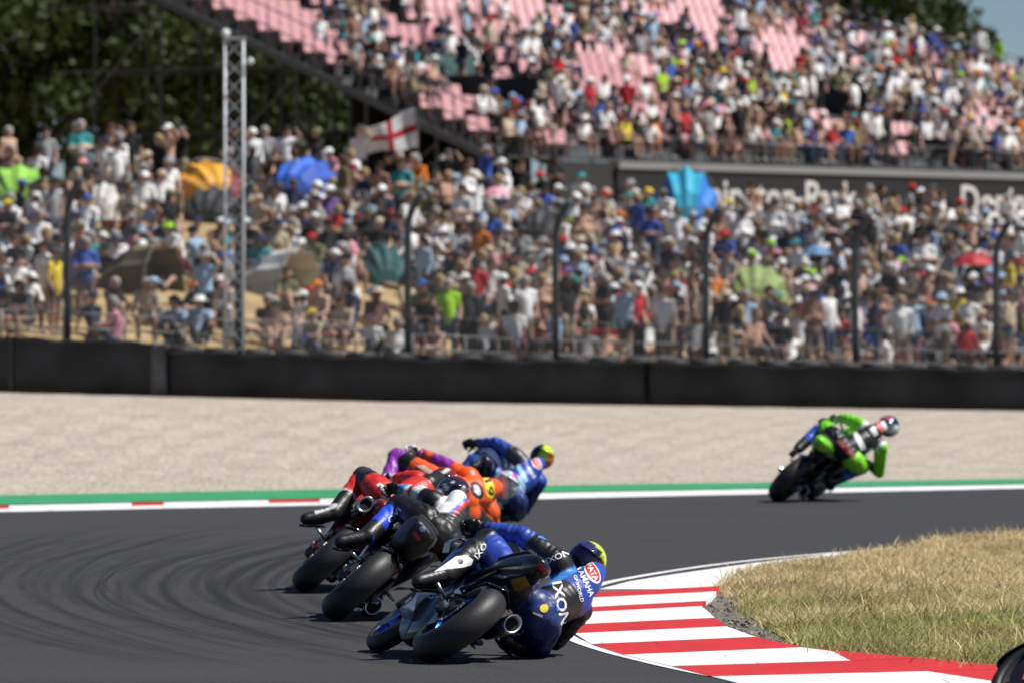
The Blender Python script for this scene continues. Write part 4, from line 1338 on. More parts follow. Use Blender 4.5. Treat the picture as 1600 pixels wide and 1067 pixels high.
# ================================================================== trees
M_bark = mat('bark', (.045, .035, .025), .9, 0, .4, 12)
M_leaf = vmat('leaf', .6, trans=.25, spec=.25)
def tree(loc, h, rad, label, cols, nleaf=4200, leaf=0.34, seed=0, low=0.12, group='trees behind the crowd'):
    g_ = np.random.default_rng(seed)
    r_ = empty('tree', loc); tag(r_, label, 'tree', group)
    mb = MB()
    mb.tube([(0, 0, -0.3), (.1, .05, h * .25), (-.1, .1, h * .5), (.05, 0, h * .8)], [h * .026, h * .021, h * .015, h * .004], 8)
    for k in range(9):
        a = g_.uniform(0, 6.28); z0 = h * g_.uniform(.15, .65); L = rad * g_.uniform(.5, .85)
        mb.tube([(0, 0, z0), (math.cos(a) * L * .5, math.sin(a) * L * .5, z0 + L * .3), (math.cos(a) * L, math.sin(a) * L, z0 + L * .5)], [h * .009, h * .006, h * .002], 6)
    mb.build('trunk', M_bark, r_, smooth=True)
    ncl = 42
    cc = []
    while len(cc) < ncl:
        p = g_.uniform(-1, 1, 3)
        if .25 < np.linalg.norm(p) < 1: cc.append(p)
    cc = np.array(cc); cz = h * (low + (1 - low) * .5); rz = h * (1 - low) * .5
    C = cc * np.array([rad, rad, rz]) * .86 + np.array([0, 0, cz])
    cr_ = g_.uniform(.2, .36, ncl) * rad
    idx = g_.integers(0, ncl, nleaf)
    dirs = g_.normal(0, 1, (nleaf, 3)); dirs /= np.linalg.norm(dirs, axis=1)[:, None]
    rr = g_.random(nleaf) ** .45
    P = C[idx] + dirs * (cr_[idx] * rr)[:, None] * np.array([1, 1, .8])
    a1 = g_.normal(0, 1, (nleaf, 3)); a1 /= np.linalg.norm(a1, axis=1)[:, None]
    a2 = np.cross(a1, g_.normal(0, 1, (nleaf, 3))); a2 /= np.linalg.norm(a2, axis=1)[:, None]
    sz = leaf * g_.uniform(.5, 1.2, nleaf)[:, None]
    V = np.stack([P - a1 * sz * .6, P + a2 * sz * .35, P + a1 * sz * .6, P - a2 * sz * .35], 1).reshape(-1, 3)
    F = np.arange(nleaf * 4).reshape(-1, 4)
    t = (g_.random(nleaf)[:, None] * .6 + g_.random(ncl)[idx][:, None] * .4)
    col = np.array(cols[0]) * (1 - t) + np.array(cols[1]) * t
    finish(np_mesh('crown', V, F, np.repeat(col, 4, 0)), 'crown', M_leaf, r_)
DG = ((.010, .020, .006), (.045, .072, .016)); DG2 = ((.014, .026, .007), (.065, .09, .02))
tl = [(-110, 262, 19, 6.2, 'broad dark tree at the far left edge behind the bank'), (40, 268, 20, 6.4, 'tall dark tree behind the green tent'), (170, 264, 19, 5.8, 'dark tree behind the standing people left of the mast'), (270, 272, 20, 6.0, 'tall tree behind the scaffold left of the lattice mast'), (370, 266, 15, 5.2, 'tree seen through the scaffold beside the lattice mast'), (470, 270, 13, 5.0, 'tree seen through the scaffold right of the lattice mast'),
      (-30, 292, 23, 7, 'tallest tree in the back row at the left edge'), (115, 296, 23, 7, 'tall tree in the back row left of the stand'), (235, 300, 24, 7, 'tall tree far behind the upper end of the stand'), (570, 275, 9.5, 4.6, 'low leafy tree behind the stand end near the flag'), (330, 305, 20, 7, 'tree in the back row behind the upper seats')]
for k, (px, d, h, rad, lab) in enumerate(tl):
    tree((X_of(px, d), d, 4.2), h, rad, lab, DG if k % 2 else DG2, 5200, .42, 100 + k)
tree((X_of(1335, 330), 330, 3.5), 19.5, 6.4, 'large round tree behind the top right of the grandstand', DG, 6500, .5, 31)
tree((X_of(1472, 345), 345, 3.5), 14.6, 3.4, 'smaller tree right of the large one behind the stand', DG2, 4500, .5, 32)
tree((X_of(1235, 350), 350, 3.5), 20, 5.6, 'tree behind the top row of the stand', DG, 5000, .5, 33)
# ================================================================== motorcycles
M_slick = mat('slick_tyre', (0.016, 0.016, 0.017), 0.52, 0, 0.06, 40, 0.12, 5, spec=0.45)
M_carbon = mat('carbon', (0.008, 0.008, 0.009), 0.22, 0, 0, 0, 0, 8, 0.4)
M_black = mat('satin_black', (0.012, 0.012, 0.013), 0.42)
M_steel = mat('bare_metal', (0.55, 0.55, 0.56), 0.28, 1.0, 0, 0, 0.2, 20)
M_dark_steel = mat('dark_metal', (0.09, 0.09, 0.095), 0.35, 0.9)
M_alu = mat('alloy', (0.33, 0.34, 0.36), 0.36, 0.9, 0, 0, 0.15, 12)
M_gold = mat('gold_anodised', (0.55, 0.33, 0.06), 0.3, 1.0)
M_titan = mat('titanium', (0.38, 0.35, 0.31), 0.26, 1.0)
M_soot = mat('soot', (0.006, 0.006, 0.006), 0.95)
M_screen = mat('tinted_screen', (0.012, 0.014, 0.016), 0.08, 0, alpha=0.8)
M_paint = vmat('race_paint', 0.3, coat=0.6)
M_leather = vmat('race_leather', 0.44, 0.3, 14.0, spec=0.45, var=0.14)
M_satin = vmat('satin_paint', 0.5)
M_helmet = vmat('helmet_shell', 0.18, coat=0.8)
M_bootm = vmat('boot_leather', 0.42, 0.15, 40)

RR, RW, FR, FW, WB = 0.33, 0.1, 0.30, 0.0625, 1.43
class Frame:
    """a bike's own axes: x right, y forward, z up, origin under the rear wheel; leaned and turned about its contact"""
    def __init__(s, cx, cy, lean, yaw):
        c = gnd(cx, cy)
        lr, yr = R(lean), R(yaw)
        lift_r = RW * (1 - math.cos(lr)); lift_f = FW * (1 - math.cos(lr))
        pitch = (lift_f - lift_r) / WB
        s.M = (Matrix.Translation(c) @ Matrix.Rotation(yr, 4, 'Z') @ Matrix.Translation((-RW * math.sin(lr), 0, lift_r)) @ Matrix.Rotation(pitch, 4, 'X') @ Matrix.Rotation(lr, 4, 'Y'))
        s.Mi = s.M.inverted()
        s.o = s.Mi @ Vector((0, 0, CAM_H))
    def loc(s, px, py, yl):
        w = Vector(((px - 800) / FPX, 1.0, (HOR - py) / FPX))
        d = s.Mi.to_3x3() @ w
        t = (yl - s.o.y) / d.y
        return s.o + d * t
    def J(s, spec):
        return Vector(spec[1:]) if spec[0] == 'l' else s.loc(*spec)

def sring(c, hw, z0, z1, y, n=24, p=2.6, taper=0.0):
    """rounded section in the x-z plane at y; taper >0 narrows the bottom"""
    out = []
    zc, hz = (z0 + z1) / 2, (z1 - z0) / 2
    for k in range(n):
        a = 2 * math.pi * k / n
        ca, sa = math.cos(a), math.sin(a)
        x = math.copysign(abs(ca) ** (2 / p), ca) * hw; z = math.copysign(abs(sa) ** (2 / p), sa) * hz
        f = 1 - taper * (0.5 - 0.5 * z / hz) if hz else 1
        out.append(Vector((c + x * f, y, zc + z)))
    return out
def loft_y(stations, n=24, p=2.6):
    """stations: (y, z0, z1, halfwidth, taper)"""
    return MB().loft([sring(0, hw, z0, z1, y, n, p, tp) for y, z0, z1, hw, tp in stations])
def paint_part(mb, name, parent, cf, sub=1, material=None):
    me = mb.mesh(name)
    if sub:
        me = evaluated(me, lambda o: setattr(o.modifiers.new('s', 'SUBSURF'), 'levels', 2) or None)
    P = verts_np(me)
    setcol(me, np.array([cf(*p) for p in P]))
    return finish(me, name, material or M_paint, parent, smooth=True)
def resample(pts, n):
    return smooth_path([Vector(p) for p in pts], n)

def wheel(parent, name, c, R_, rw, rimcol, rear):
    w = empty(name, c); w.parent = parent
    # tyre: round profile slick
    prof = []
    for k in range(15):
        a = math.pi * k / 14 - math.pi / 2
        prof.append((rw * math.sin(a), R_ - rw * 0.92 + rw * 0.92 * math.cos(a)))
    prof += [(rw * 0.84, R_ - rw * 1.15), (rw * 0.66, R_ - rw * 1.22), (-rw * 0.66, R_ - rw * 1.22), (-rw * 0.84, R_ - rw * 1.15)]
    MB().lathe_x(prof, (0, 0, 0), 72).build('tyre', M_slick, w, smooth=True)
    ri = R_ - rw * 1.2
    rp = [(-rw * .72, ri + .004), (-rw * .72, ri - .012), (-rw * .3, ri - .03), (rw * .3, ri - .03), (rw * .72, ri - .012), (rw * .72, ri + .004), (0, ri - .008)]
    m = MB().lathe_x(rp, (0, 0, 0), 60)
    for k in range(6):
        a = 2 * math.pi * k / 6
        for s_ in (-0.09, 0.09):
            m.bar((0.0, 0.03 * math.cos(a), 0.03 * math.sin(a)), (0.0, (ri - .02) * math.cos(a + s_), (ri - .02) * math.sin(a + s_)), 0.028, 0.016, (1, 0, 0))
    m.lathe_x([(-.06, .045), (.06, .045), (.06, .012), (-.06, .012)], (0, 0, 0), 20)
    m.build('rim', rimcol, w, smooth=False)
    return w

def make_bike(F, name, label, pal):
    """pal: fairing(x,y,z)->rgb, tail(x,y,z)->rgb, rim material, tail style"""
    root = empty(name, matrix=F.M)
    tag(root, label, 'motorcycle', 'racing motorcycles in the corner')
    rw = wheel(root, 'rear_wheel', (0, 0, RR), RR, RW, pal['rim'], True)
    fw = wheel(root, 'front_wheel', (0, WB, FR), FR, FW, pal['rim'], False)
    MB().lathe_x([(-.098, .105), (-.092, .105), (-.092, .05), (-.098, .05)], (0, 0, 0), 40).build('sprocket', M_dark_steel, rw)
    MB().lathe_x([(.088, .11), (.094, .11), (.094, .06), (.088, .06)], (0, 0, 0), 40).build('brake_disc', M_steel, rw)
    for sx in (-1, 1):
        MB().lathe_x([(sx * .072, .16), (sx * .078, .16), (sx * .078, .09), (sx * .072, .09)], (0, 0, 0), 48).build('brake_disc', M_dark_steel, fw)
    # swingarm: two box arms that run forward to the pivot, bracing loop
    arms = MB()
    for sx in (-1, 1):
        arms.loft([[Vector((sx * (x - .018), y, z - h)), Vector((sx * (x + .018), y, z - h)), Vector((sx * (x + .018), y, z + h)), Vector((sx * (x - .018), y, z + h))] for x, y, z, h in ((.125, -.07, .33, .022), (.127, .06, .335, .032), (.122, .3, .355, .04), (.105, .48, .385, .045), (.09, .6, .4, .04))])
    arms.loft([[Vector((x, .34, .325)), Vector((x, .42, .325)), Vector((x, .44, .425)), Vector((x, .37, .43))] for x in (-.11, 0, .11)])
    arms.build('swingarm', pal.get('arm', M_black), root, bevel=.008)
    for sx in (-1, 1):
        MB().box((sx * .148, -.045, .33), (.018, .075, .05)).build('axle_block', M_alu, root, bevel=.006)
        m = MB(); m.tube([(sx * .14, 0, .33), (sx * .178, 0, .33)], .018, 10); m.build('axle_nut', M_steel, root)
        m = MB(); m.tube([(sx * .148, -.1, .34), (sx * .148, -.145, .345)], [.014, .02], 8); m.build('paddock_bobbin', pal.get('bobbin', M_dark_steel), root)
    # chain: separate links round sprocket and gearbox
    links = MB(); path = []
    for k in range(10):
        a = math.pi / 2 + math.pi * k / 9
        path.append(Vector((-.101, .108 * math.cos(a), .33 + .108 * math.sin(a))))
    front = []
    for k in range(6):
        a = -math.pi / 2 + math.pi * k / 5
        front.append(Vector((-.101, .58 + .04 * math.cos(a), .41 + .04 * math.sin(a))))
    loop = path + front + [path[0]]
    acc = 0
    for i in range(len(loop) - 1):
        a, b_ = loop[i], loop[i + 1]; L = (b_ - a).length; n = max(1, int(L / .016))
        for k in range(n):
            p = a.lerp(b_, (k + .2) / n); q = a.lerp(b_, (k + .8) / n)
            links.bar(p, q, .012 if k % 2 else .018, .013, (1, 0, 0))
    o = links.build('chain', M_steel, root); o['kind'] = 'stuff'
    m = MB(); m.loft([[Vector((x, y, z)), Vector((x + .03, y, z)), Vector((x + .03, y, z + .005)), Vector((x, y, z + .004))] for x, y, z in ((-.125, -.06, .465), (-.122, .15, .468), (-.118, .42, .47))])
    m.build('chain_guard', M_carbon, root)
    # toe guard, caliper, brake hose
    m = MB(); m.loft([[Vector((-.11, y, z)), Vector((-.1, y, z)), Vector((-.1, y, z - h)), Vector((-.11, y, z - h))] for y, z, h in ((-.02, .22, .02), (.08, .24, .07), (.2, .3, .03))]); m.build('toe_guard', M_carbon, root)
    m = MB(); m.box((.105, .12, .26), (.045, .1, .06), (0.5, 0, 0)); m.build('rear_caliper', M_alu, root, bevel=.01)
    # hugger over the rear wheel
    rings = []
    for k in range(9):
        a = R(25 + 85 * k / 8); r_ = RR + .022
        rings.append([Vector((x, r_ * math.cos(a) - d_, RR + r_ * math.sin(a) + d_ - abs(x) ** 2 * 5.5)) for x, d_ in ((-.105, 0), (-.05, 0), (0, .004), (.05, 0), (.105, 0), (.105, .006), (0, .012), (-.105, .006))])
    MB().loft(rings).build('hugger', M_carbon, root, smooth=True)
    # frame spars, subframe, engine, shock
    m = MB()
    for sx in (-1, 1):
        m.tube([(sx * .10, .60, .38), (sx * .155, .66, .60), (sx * .165, .86, .74), (sx * .09, 1.12, .86)], [.035, .045, .05, .035], 8)
    m.build('main_frame', M_black, root, smooth=True)
    m = MB()
    for sx in (-1, 1):
        m.tube([(sx * .11, .62, .66), (sx * .095, .3, .78), (sx * .07, -.02, .86)], .016, 8)
        m.tube([(sx * .09, .58, .5), (sx * .08, .25, .76)], .013, 8)
    m.build('subframe', M_black, root)
    m = MB(); m.box((0, .86, .42), (.30, .42, .38)); m.box((0, .72, .3), (.34, .3, .2)); m.box((0, 1.0, .62), (.3, .22, .2), (0.5, 0, 0)); m.build('engine', M_dark_steel, root, bevel=.03)
    m = MB(); m.tube([(0, .5, .36), (0, .54, .72)], .03, 10); m.build('shock', M_dark_steel, root)
    # fairing and belly
    fs = [(.34, .30, .42, .06, .3), (.40, .20, .50, .125, .35), (.5, .13, .56, .165, .4), (.75, .095, .70, .205, .45), (.98, .12, .84, .24, .45), (1.08, .3, .93, .25, .35), (1.17, .58, 1.0, .245, .2), (1.3, .66, 1.06, .215, .1), (1.46, .74, 1.0, .14, 0), (1.56, .8, .9, .06, 0)]
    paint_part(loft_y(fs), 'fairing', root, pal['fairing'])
    for sx in (-1, 1):
        m = MB(); m.loft([[Vector((sx * x, y0, z)), Vector((sx * x, y1, z - .01)), Vector((sx * x, y1, z + .006)), Vector((sx * x, y0, z + .012))] for x, y0, y1, z in ((.2, 1.2, 1.38, .86), (.25, 1.18, 1.34, .83), (.265, 1.18, 1.33, .78), (.22, 1.18, 1.34, .73))])
        m.build('winglet', pal.get('wing', M_carbon), root, bevel=.003)
    sc = []
    for y, z0, hw in ((1.52, .92, .06), (1.38, 1.02, .14), (1.25, 1.08, .16), (1.14, 1.11, .155)):
        sc.append([Vector((hw * math.sin(a), y - .06 * (1 - math.cos(a)), z0 - .11 * (1 - math.cos(a)) * 2)) for a in np.linspace(-1.3, 1.3, 13)])
    m = MB(); vs = [p for r_ in sc for p in r_]; m.add(vs, [(i * 13 + k, i * 13 + k + 1, (i + 1) * 13 + k + 1, (i + 1) * 13 + k) for i in range(3) for k in range(12)])
    m.build('windscreen', M_screen, root, smooth=True)
    # tank, seat, tail
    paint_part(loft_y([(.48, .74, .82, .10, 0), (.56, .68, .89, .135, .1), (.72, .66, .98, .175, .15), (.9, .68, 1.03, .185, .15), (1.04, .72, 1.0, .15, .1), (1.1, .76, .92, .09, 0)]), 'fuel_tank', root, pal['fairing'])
    ts = pal.get('tail_shape') or [(-.2, .92, .95, .03, 0), (-.17, .87, .975, .075, .3), (-.05, .82, .975, .115, .4), (.12, .78, .93, .135, .4), (.32, .73, .85, .14, .3), (.52, .70, .79, .12, .2), (.6, .70, .76, .07, 0)]
    tl_ = paint_part(loft_y(ts, p=pal.get('tail_p', 2.3)), 'tail_unit', root, pal['tail'], 1, pal.get('tail_mat'))
    e = ts[1]
    m = MB(); m.box((0, e[0] - .028, (e[1] + e[2]) / 2 - .01), (.07, .012, .028)); m.build('rain_light', mat('rain_light_red', (.12, .004, .004), .15), root, bevel=.004)
    m = loft_y([(.02, .935, .985, .05, 0), (.06, .93, .985, .10, 0), (.2, .875, .925, .12, 0), (.42, .82, .862, .12, 0), (.52, .80, .84, .07, 0)]); m.build('seat_pad', mat('seat_foam', (.02, .02, .02), .9, 0, .3, 60), root, smooth=True)
    # exhaust: collector under the engine, stubby can on the right with a slash cut outlet
    ex = pal.get('exhaust', 'low')
    if ex == 'low':
        pth = [(.02, .78, .2), (.10, .62, .22), (.145, .46, .31), (.165, .3, .42), (.172, .16, .475)]
        MB().tube(resample(pth, 4), .032, 12).build('exhaust_pipe', M_titan, root, smooth=True)
        A, B, C_ = Vector((.172, .2, .46)), Vector((.178, .02, .535)), Vector((.18, -.09, .58))
        xa = 1.0
    elif ex == 'under':
        pth = [(.02, .78, .25), (.12, .6, .4), (.13, .4, .6), (.12, .2, .76)]
        MB().tube(resample(pth, 4), .028, 12).build('exhaust_pipe', M_titan, root, smooth=True)
        A, B, C_ = Vector((-.10, .25, .72)), Vector((-.115, .08, .78)), Vector((-.12, -.08, .835))
    else:
        pth = [(.02, .78, .2), (.12, .6, .2), (.15, .42, .22)]
        MB().tube(resample(pth, 4), .032, 12).build('exhaust_pipe', M_titan, root, smooth=True)
        A, B, C_ = Vector((.15, .44, .22)), Vector((.165, .3, .25)), Vector((.17, .17, .29))
    ax = (C_ - A).normalized(); sx_ = ax.cross(Vector((0, 0, 1))).normalized(); sy_ = ax.cross(sx_)
    def er(p, a, b_): return [p + sx_ * (a * math.cos(q)) + sy_ * (b_ * math.sin(q)) for q in np.linspace(0, 2 * math.pi, 24, endpoint=False)]
    m = MB(); m.loft([er(A, .03, .034), er(A + ax * .03, .046, .056), er(B, .056, .072), er(C_ - ax * .02, .054, .07)], True); can = m.build('silencer', M_dark_steel if ex == 'low' else M_carbon, root, smooth=True)
    m = MB(); m.loft([er(C_ - ax * .022, .056, .072), er(C_ + ax * .012, .056, .073), er(C_ + ax * .016, .051, .067), er(C_ + ax * .0, .04, .054), er(C_ - ax * .012, .036, .05)], False); m.build('outlet_rim', M_steel, can, smooth=True)
    m = MB(); m.loft([er(C_ - ax * .013, .04, .053), er(C_ - ax * .0135, .001, .001)], True); m.build('outlet_bore', M_soot, can)
    # fork, front fender, bars, controls, pegs
    for sx, hp_ in zip((-1, 1), pal['grips']):
        gi, go = hp_ - Vector((sx * .04, -.01, 0)), hp_ + Vector((sx * .06, -.03, -.005))
        MB().tube([(sx * .105, WB - .01, FR), (sx * .105, 1.2, .82)], .028, 10).build('fork_leg', M_dark_steel, root, smooth=True)
        MB().box((sx * .1, WB - .075, FR + .07), (.04, .06, .1), (-.3, 0, 0)).build('front_caliper', M_dark_steel, root, bevel=.01)
        MB().tube([Vector((sx * .10, 1.17, .88)), gi], .013, 8).build('clip_on_bar', M_black, root)
        MB().tube([gi, go], .02, 10).build('grip', M_black, root, smooth=True)
        MB().tube([gi + Vector((0, .05, 0)), go + Vector((0, .06, -.005))], .007, 6).build('lever', M_alu, root)
        pg = MB().tube([(sx * .13, .36, .41), (sx * .24, .34, .42)], .013, 8).build('foot_peg', M_alu, root, smooth=True)
        m = MB(); m.loft([[Vector((sx * .125, y, z)), Vector((sx * .14, y, z)), Vector((sx * .14, y, z2)), Vector((sx * .125, y, z2))] for y, z, z2 in ((.52, .38, .52), (.42, .36, .5), (.32, .36, .46))]); m.build('heel_plate', M_carbon, root)
        m = MB(); m.tube([(sx * .145, .38, .4), (sx * .155, .5, .36), (sx * .18, .54, .355)], .008, 6); m.build('foot_lever', M_steel, root)
        m = MB(); m.tube([(sx * .16, .46, .37), (sx * .15, .62, .44)], .005, 6).ellipsoid((sx * .16, .46, .37), (.011, .011, .011), None, 8, 6); m.build('linkage', M_steel, root)
    rings = []
    for k in range(9):
        a = R(20 + 130 * k / 8); r_ = FR + .018
        rings.append([Vector((x, WB + r_ * math.cos(a), FR + r_ * math.sin(a) + d_ - abs(x) ** 2 * 9)) for x, d_ in ((-.078, 0), (0, .004), (.078, 0), (.078, .006), (0, .012), (-.078, .006))])
    paint_part(MB().loft(rings), 'front_fender', root, pal['fairing'], 1)
    return root

# ================================================================== riders
def rider_caps(F, j, bulk=1.0):
    """capsules in the bike's own axes from measured joints"""
    g_ = {k: F.J(v) for k, v in j.items()}
    pel, che, nec = g_['pelvis'], g_['chest'], g_['neck']
    hl, hr, sl, sr = g_['hipL'], g_['hipR'], g_['shL'], g_['shR']
    back = (sr - sl).cross(nec - pel).normalized()          # spine normal, out of the back
    if back.y > 0: back = -back
    g_['back'] = back
    c = [(hl, hr, .112, .112, 'pelvis'), (pel, pel.lerp(che, .5), .135, .132, 'waist'), (pel.lerp(che, .5), che, .132, .15, 'chest'),
         (sl, sr, .088, .088, 'shoulders'), (che, sl.lerp(sr, .5), .15, .105, 'chest'), (sl.lerp(sr, .5), nec, .085, .07, 'neck'),
         (che.lerp(nec, .3) + back * .085, nec + back * .075, .092, .072, 'hump'),
         (pel + back * .02 + (hl - hr) * .22, pel + back * .02 + (hr - hl) * .22, .105, .105, 'pelvis')]
    c = [(a, b_, ra * bulk, rb * bulk, t_) for a, b_, ra, rb, t_ in c]
    for s_ in 'LR':
        c += [(g_['hip' + s_], g_['kn' + s_], .122, .088, 'thigh' + s_), (g_['kn' + s_], g_['an' + s_], .08, .06, 'shin' + s_),
              (g_['sh' + s_], g_['el' + s_], .084, .066, 'arm' + s_), (g_['el' + s_], g_['ha' + s_], .064, .046, 'fore' + s_)]
        kd = (g_['kn' + s_] - (g_['hip' + s_] + g_['an' + s_]) * .5).normalized()
        c.append((g_['kn' + s_] + kd * .028, g_['kn' + s_].lerp(g_['an' + s_], .22) + kd * .028, .06, .05, 'slider' + s_))
    return c, g_
def make_rider(F, label, j, bands, post=None, helmet=None, boot=((.012, .012, .013), (.5, .5, .5)), glove=((.012, .012, .013), (.5, .5, .5)), up=(0.35, 0, 0.9), fwd=None, bulk=1.0):
    caps, g_ = rider_caps(F, j, bulk)
    me = evaluated(caps_mesh(caps), remesh_mods(.0115, 6))
    P = verts_np(me); idx, tt = nearest_cap(P, caps)
    tags = np.array([c[4] for c in caps])[idx]
    # creases across the limbs near the joints and round the waist
    nr = np.empty(len(P) * 3, np.float32); me.vertices.foreach_get('normal', nr); nr = nr.reshape(-1, 3)
    disp = np.zeros(len(P))
    for i, (a, b_, ra, rb, tg) in enumerate(caps):
        m = idx == i; L = (b_ - a).length
        if tg[:-1] in ('arm', 'fore', 'thigh', 'shin') and tg[-1] in 'LR':
            q_ = tt[m] * L; lo_, hi_ = np.exp(-(q_ / .11) ** 2), np.exp(-((L - q_) / .11) ** 2)
            ph = 2.2 * np.sin(P[m] @ np.array([17., 23., 13.]))
            disp[m] = .0038 * np.maximum(lo_, hi_) * np.sin(2 * np.pi * q_ / .042 + ph) + .003 * np.sin(P[m] @ np.array([31., -27., 38.]) + 1.5 * ph)
        elif tg in ('waist', 'chest', 'pelvis'):
            ph = 1.8 * np.sin(P[m] @ np.array([13., 9., 21.]))
            disp[m] = (.005 if tg == 'waist' else .0025) * np.sin(2 * np.pi * tt[m] * L / .05 + ph)
    me.vertices.foreach_set('co', (P + nr * disp[:, None]).astype(np.float32).ravel()); me.update()
    C = np.zeros((len(P), 3)); C[:] = (.012, .012, .013)
    for tg, bl in bands.items():
        for t_ in set(tags):
            if t_ == tg or (tg == t_[:-1] and t_[-1] in 'LR'):
                m = tags == t_
                if isinstance(bl[0], (float, int)): C[m] = bl
                else:
                    lo = 0
                    for tmax, col in bl:
                        C[m & (tt >= lo) & (tt <= tmax)] = col; lo = tmax
    if post: post(P, C, tags, tt, g_)
    ed = np.empty(len(me.edges) * 2, np.int32); me.edges.foreach_get('vertices', ed); ed = ed.reshape(-1, 2)
    for it in range(1):
        acc = C.copy(); cnt = np.ones(len(C))
        np.add.at(acc, ed[:, 0], C[ed[:, 1]]); np.add.at(acc, ed[:, 1], C[ed[:, 0]]); np.add.at(cnt, ed[:, 0], 1); np.add.at(cnt, ed[:, 1], 1)
        C = acc / cnt[:, None]
    setcol(me, C)
    o = finish(me, 'rider', M_leather, None, smooth=True)
    o.matrix_world = F.M
    tag(o, label, 'person', 'motorcycle racers')
    # helmet
    R3 = F.Mi.to_3x3()
    f = R3 @ Vector(fwd or (-.1, .95, -.12)).normalized(); u = R3 @ Vector(up); u = (u - f * u.dot(f)).normalized(); r_ = f.cross(u)
    H = Matrix((r_, f, u)).transposed()
    hc = g_['head']
    n, m_ = 36, 24; V = []; Fc = []
    for i in range(m_ + 1):
        an = -math.pi / 2 + math.pi * (i + .03) / (m_ + .06)
        for k in range(n):
            a = 2 * math.pi * k / n
            x, y, z = math.cos(an) * math.cos(a), math.cos(an) * math.sin(a), math.sin(an)
            zz = z * .135 * (1.0 if z > 0 else .92)
            yy = y * (.152 if y > 0 else .14 + .03 * max(0, z) * (1 - z))
            if z < -.2 and y > .3: yy += .02
            V.append(hc + H @ Vector((x * .126, yy, zz)))
    for i in range(m_):
        for k in range(n): Fc.append((i * n + k, i * n + (k + 1) % n, (i + 1) * n + (k + 1) % n, (i + 1) * n + k))
    Fc.append(tuple(range(n - 1, -1, -1))); Fc.append(tuple(range(m_ * n, (m_ + 1) * n)))
    mb = MB(); mb.add(V, Fc); hm = mb.mesh('helmet')
    hcol = []
    HT = H.transposed()
    for v in V:
        l = HT @ (v - hc)
        hcol.append(helmet(l.x / .126, l.y / .15, l.z / .135))
    setcol(hm, np.array(hcol))
    ho = finish(hm, 'helmet', M_helmet, o, smooth=True)
    V = []; Fc = []
    for i in range(7):
        an = R(-18 + 40 * i / 6)
        for k in range(17):
            a = R(25 + 130 * k / 16)
            V.append(hc + H @ Vector((math.cos(an) * math.cos(a) * .13, math.cos(an) * math.sin(a) * .157, math.sin(an) * .139)))
    for i in range(6):
        for k in range(16): Fc.append((i * 17 + k, i * 17 + k + 1, (i + 1) * 17 + k + 1, (i + 1) * 17 + k))
    mb = MB(); mb.add(V, Fc); vo = mb.build('visor', mat('visor_dark', (.01, .012, .016), .05, 0, 0, 0, 0, 8, 1.0), ho, smooth=True)
    # rear spoiler lip
    mb = MB(); rg = []
    for k in range(11):
        a = R(215 + 110 * k / 10)
        rg.append([hc + H @ Vector((math.cos(a) * q, math.sin(a) * q2, z)) for q, q2, z in ((.11, .12, .062), (.12, .158, .05), (.122, .16, .056), (.105, .118, .085))])
    mb.loft(rg); hm2 = mb.mesh('spoiler'); setcol(hm2, np.array([helmet(*(lambda l: (l.x / .126, l.y / .15, l.z / .135))(HT @ (Vector(v) - hc))) for v in mb.v])); finish(hm2, 'spoiler', M_helmet, ho, smooth=True)
    # boots
    for s_ in 'LR':
        an_, kn, toe, heel = g_['an' + s_], g_['kn' + s_], g_['toe' + s_], g_.get('heel' + s_)
        if heel is None: heel = an_ - (toe - an_).normalized() * .07 - (kn - an_).normalized() * .05
        sh_ = (kn - an_)
        bc = [(an_, an_ + sh_ * .42, .058, .073, 'shaft'), (heel, toe, .046, .034, 'sole'), (an_, heel, .056, .048, 'heel'), (an_, an_.lerp(toe, .6), .056, .042, 'vamp'), (an_ + sh_ * .02, an_ + sh_ * .3, .067, .069, 'brace')]
        bm = evaluated(caps_mesh(bc), remesh_mods(.011, 4))
        Pb = verts_np(bm); ib, tb_ = nearest_cap(Pb, bc); bt = np.array([c[4] for c in bc])[ib]
        Cb = np.zeros((len(Pb), 3)); Cb[:] = boot[0]
        Cb[bt == 'shaft'] = boot[1]; Cb[(bt == 'shaft') & (tb_ < .35)] = boot[0]
        setcol(bm, Cb); bo = finish(bm, 'boot', M_bootm, o, smooth=True)
        fd = (toe - heel).normalized(); dn_ = (an_ - kn); dn_ = (dn_ - fd * dn_.dot(fd)).normalized(); sd2 = fd.cross(dn_)
        mb = MB(); rg = []
        for q_, wd, th in ((-.045, .02, .006), (-.03, .036, .012), (.35, .032, .009), (.62, .042, .009), (.9, .036, .008), (1.0, .012, .005)):
            c_ = heel + (toe - heel) * max(q_, 0) + fd * min(q_, 0) * 1.0 + fd * (.03 if q_ > .85 else 0) + dn_ * (.046 - .01 * max(0, q_))
            rg.append([c_ + sd2 * wd, c_ - sd2 * wd, c_ - sd2 * wd + dn_ * th * 1.6, c_ + sd2 * wd + dn_ * th * 1.6])
        mb.loft(rg); mb.build('boot_sole', M_black, o, bevel=.004)
        sd_ = (g_['kn' + s_] - (g_['hip' + s_] + an_) * .5).normalized(); kp = g_['kn' + s_].lerp(an_, .1) + sd_ * .085
        mb = MB(); mb.ellipsoid(kp, (.045, .045, .045), None, 14, 8); mb.build('knee_slider', pal_slider.get(label, M_black), o, smooth=True)
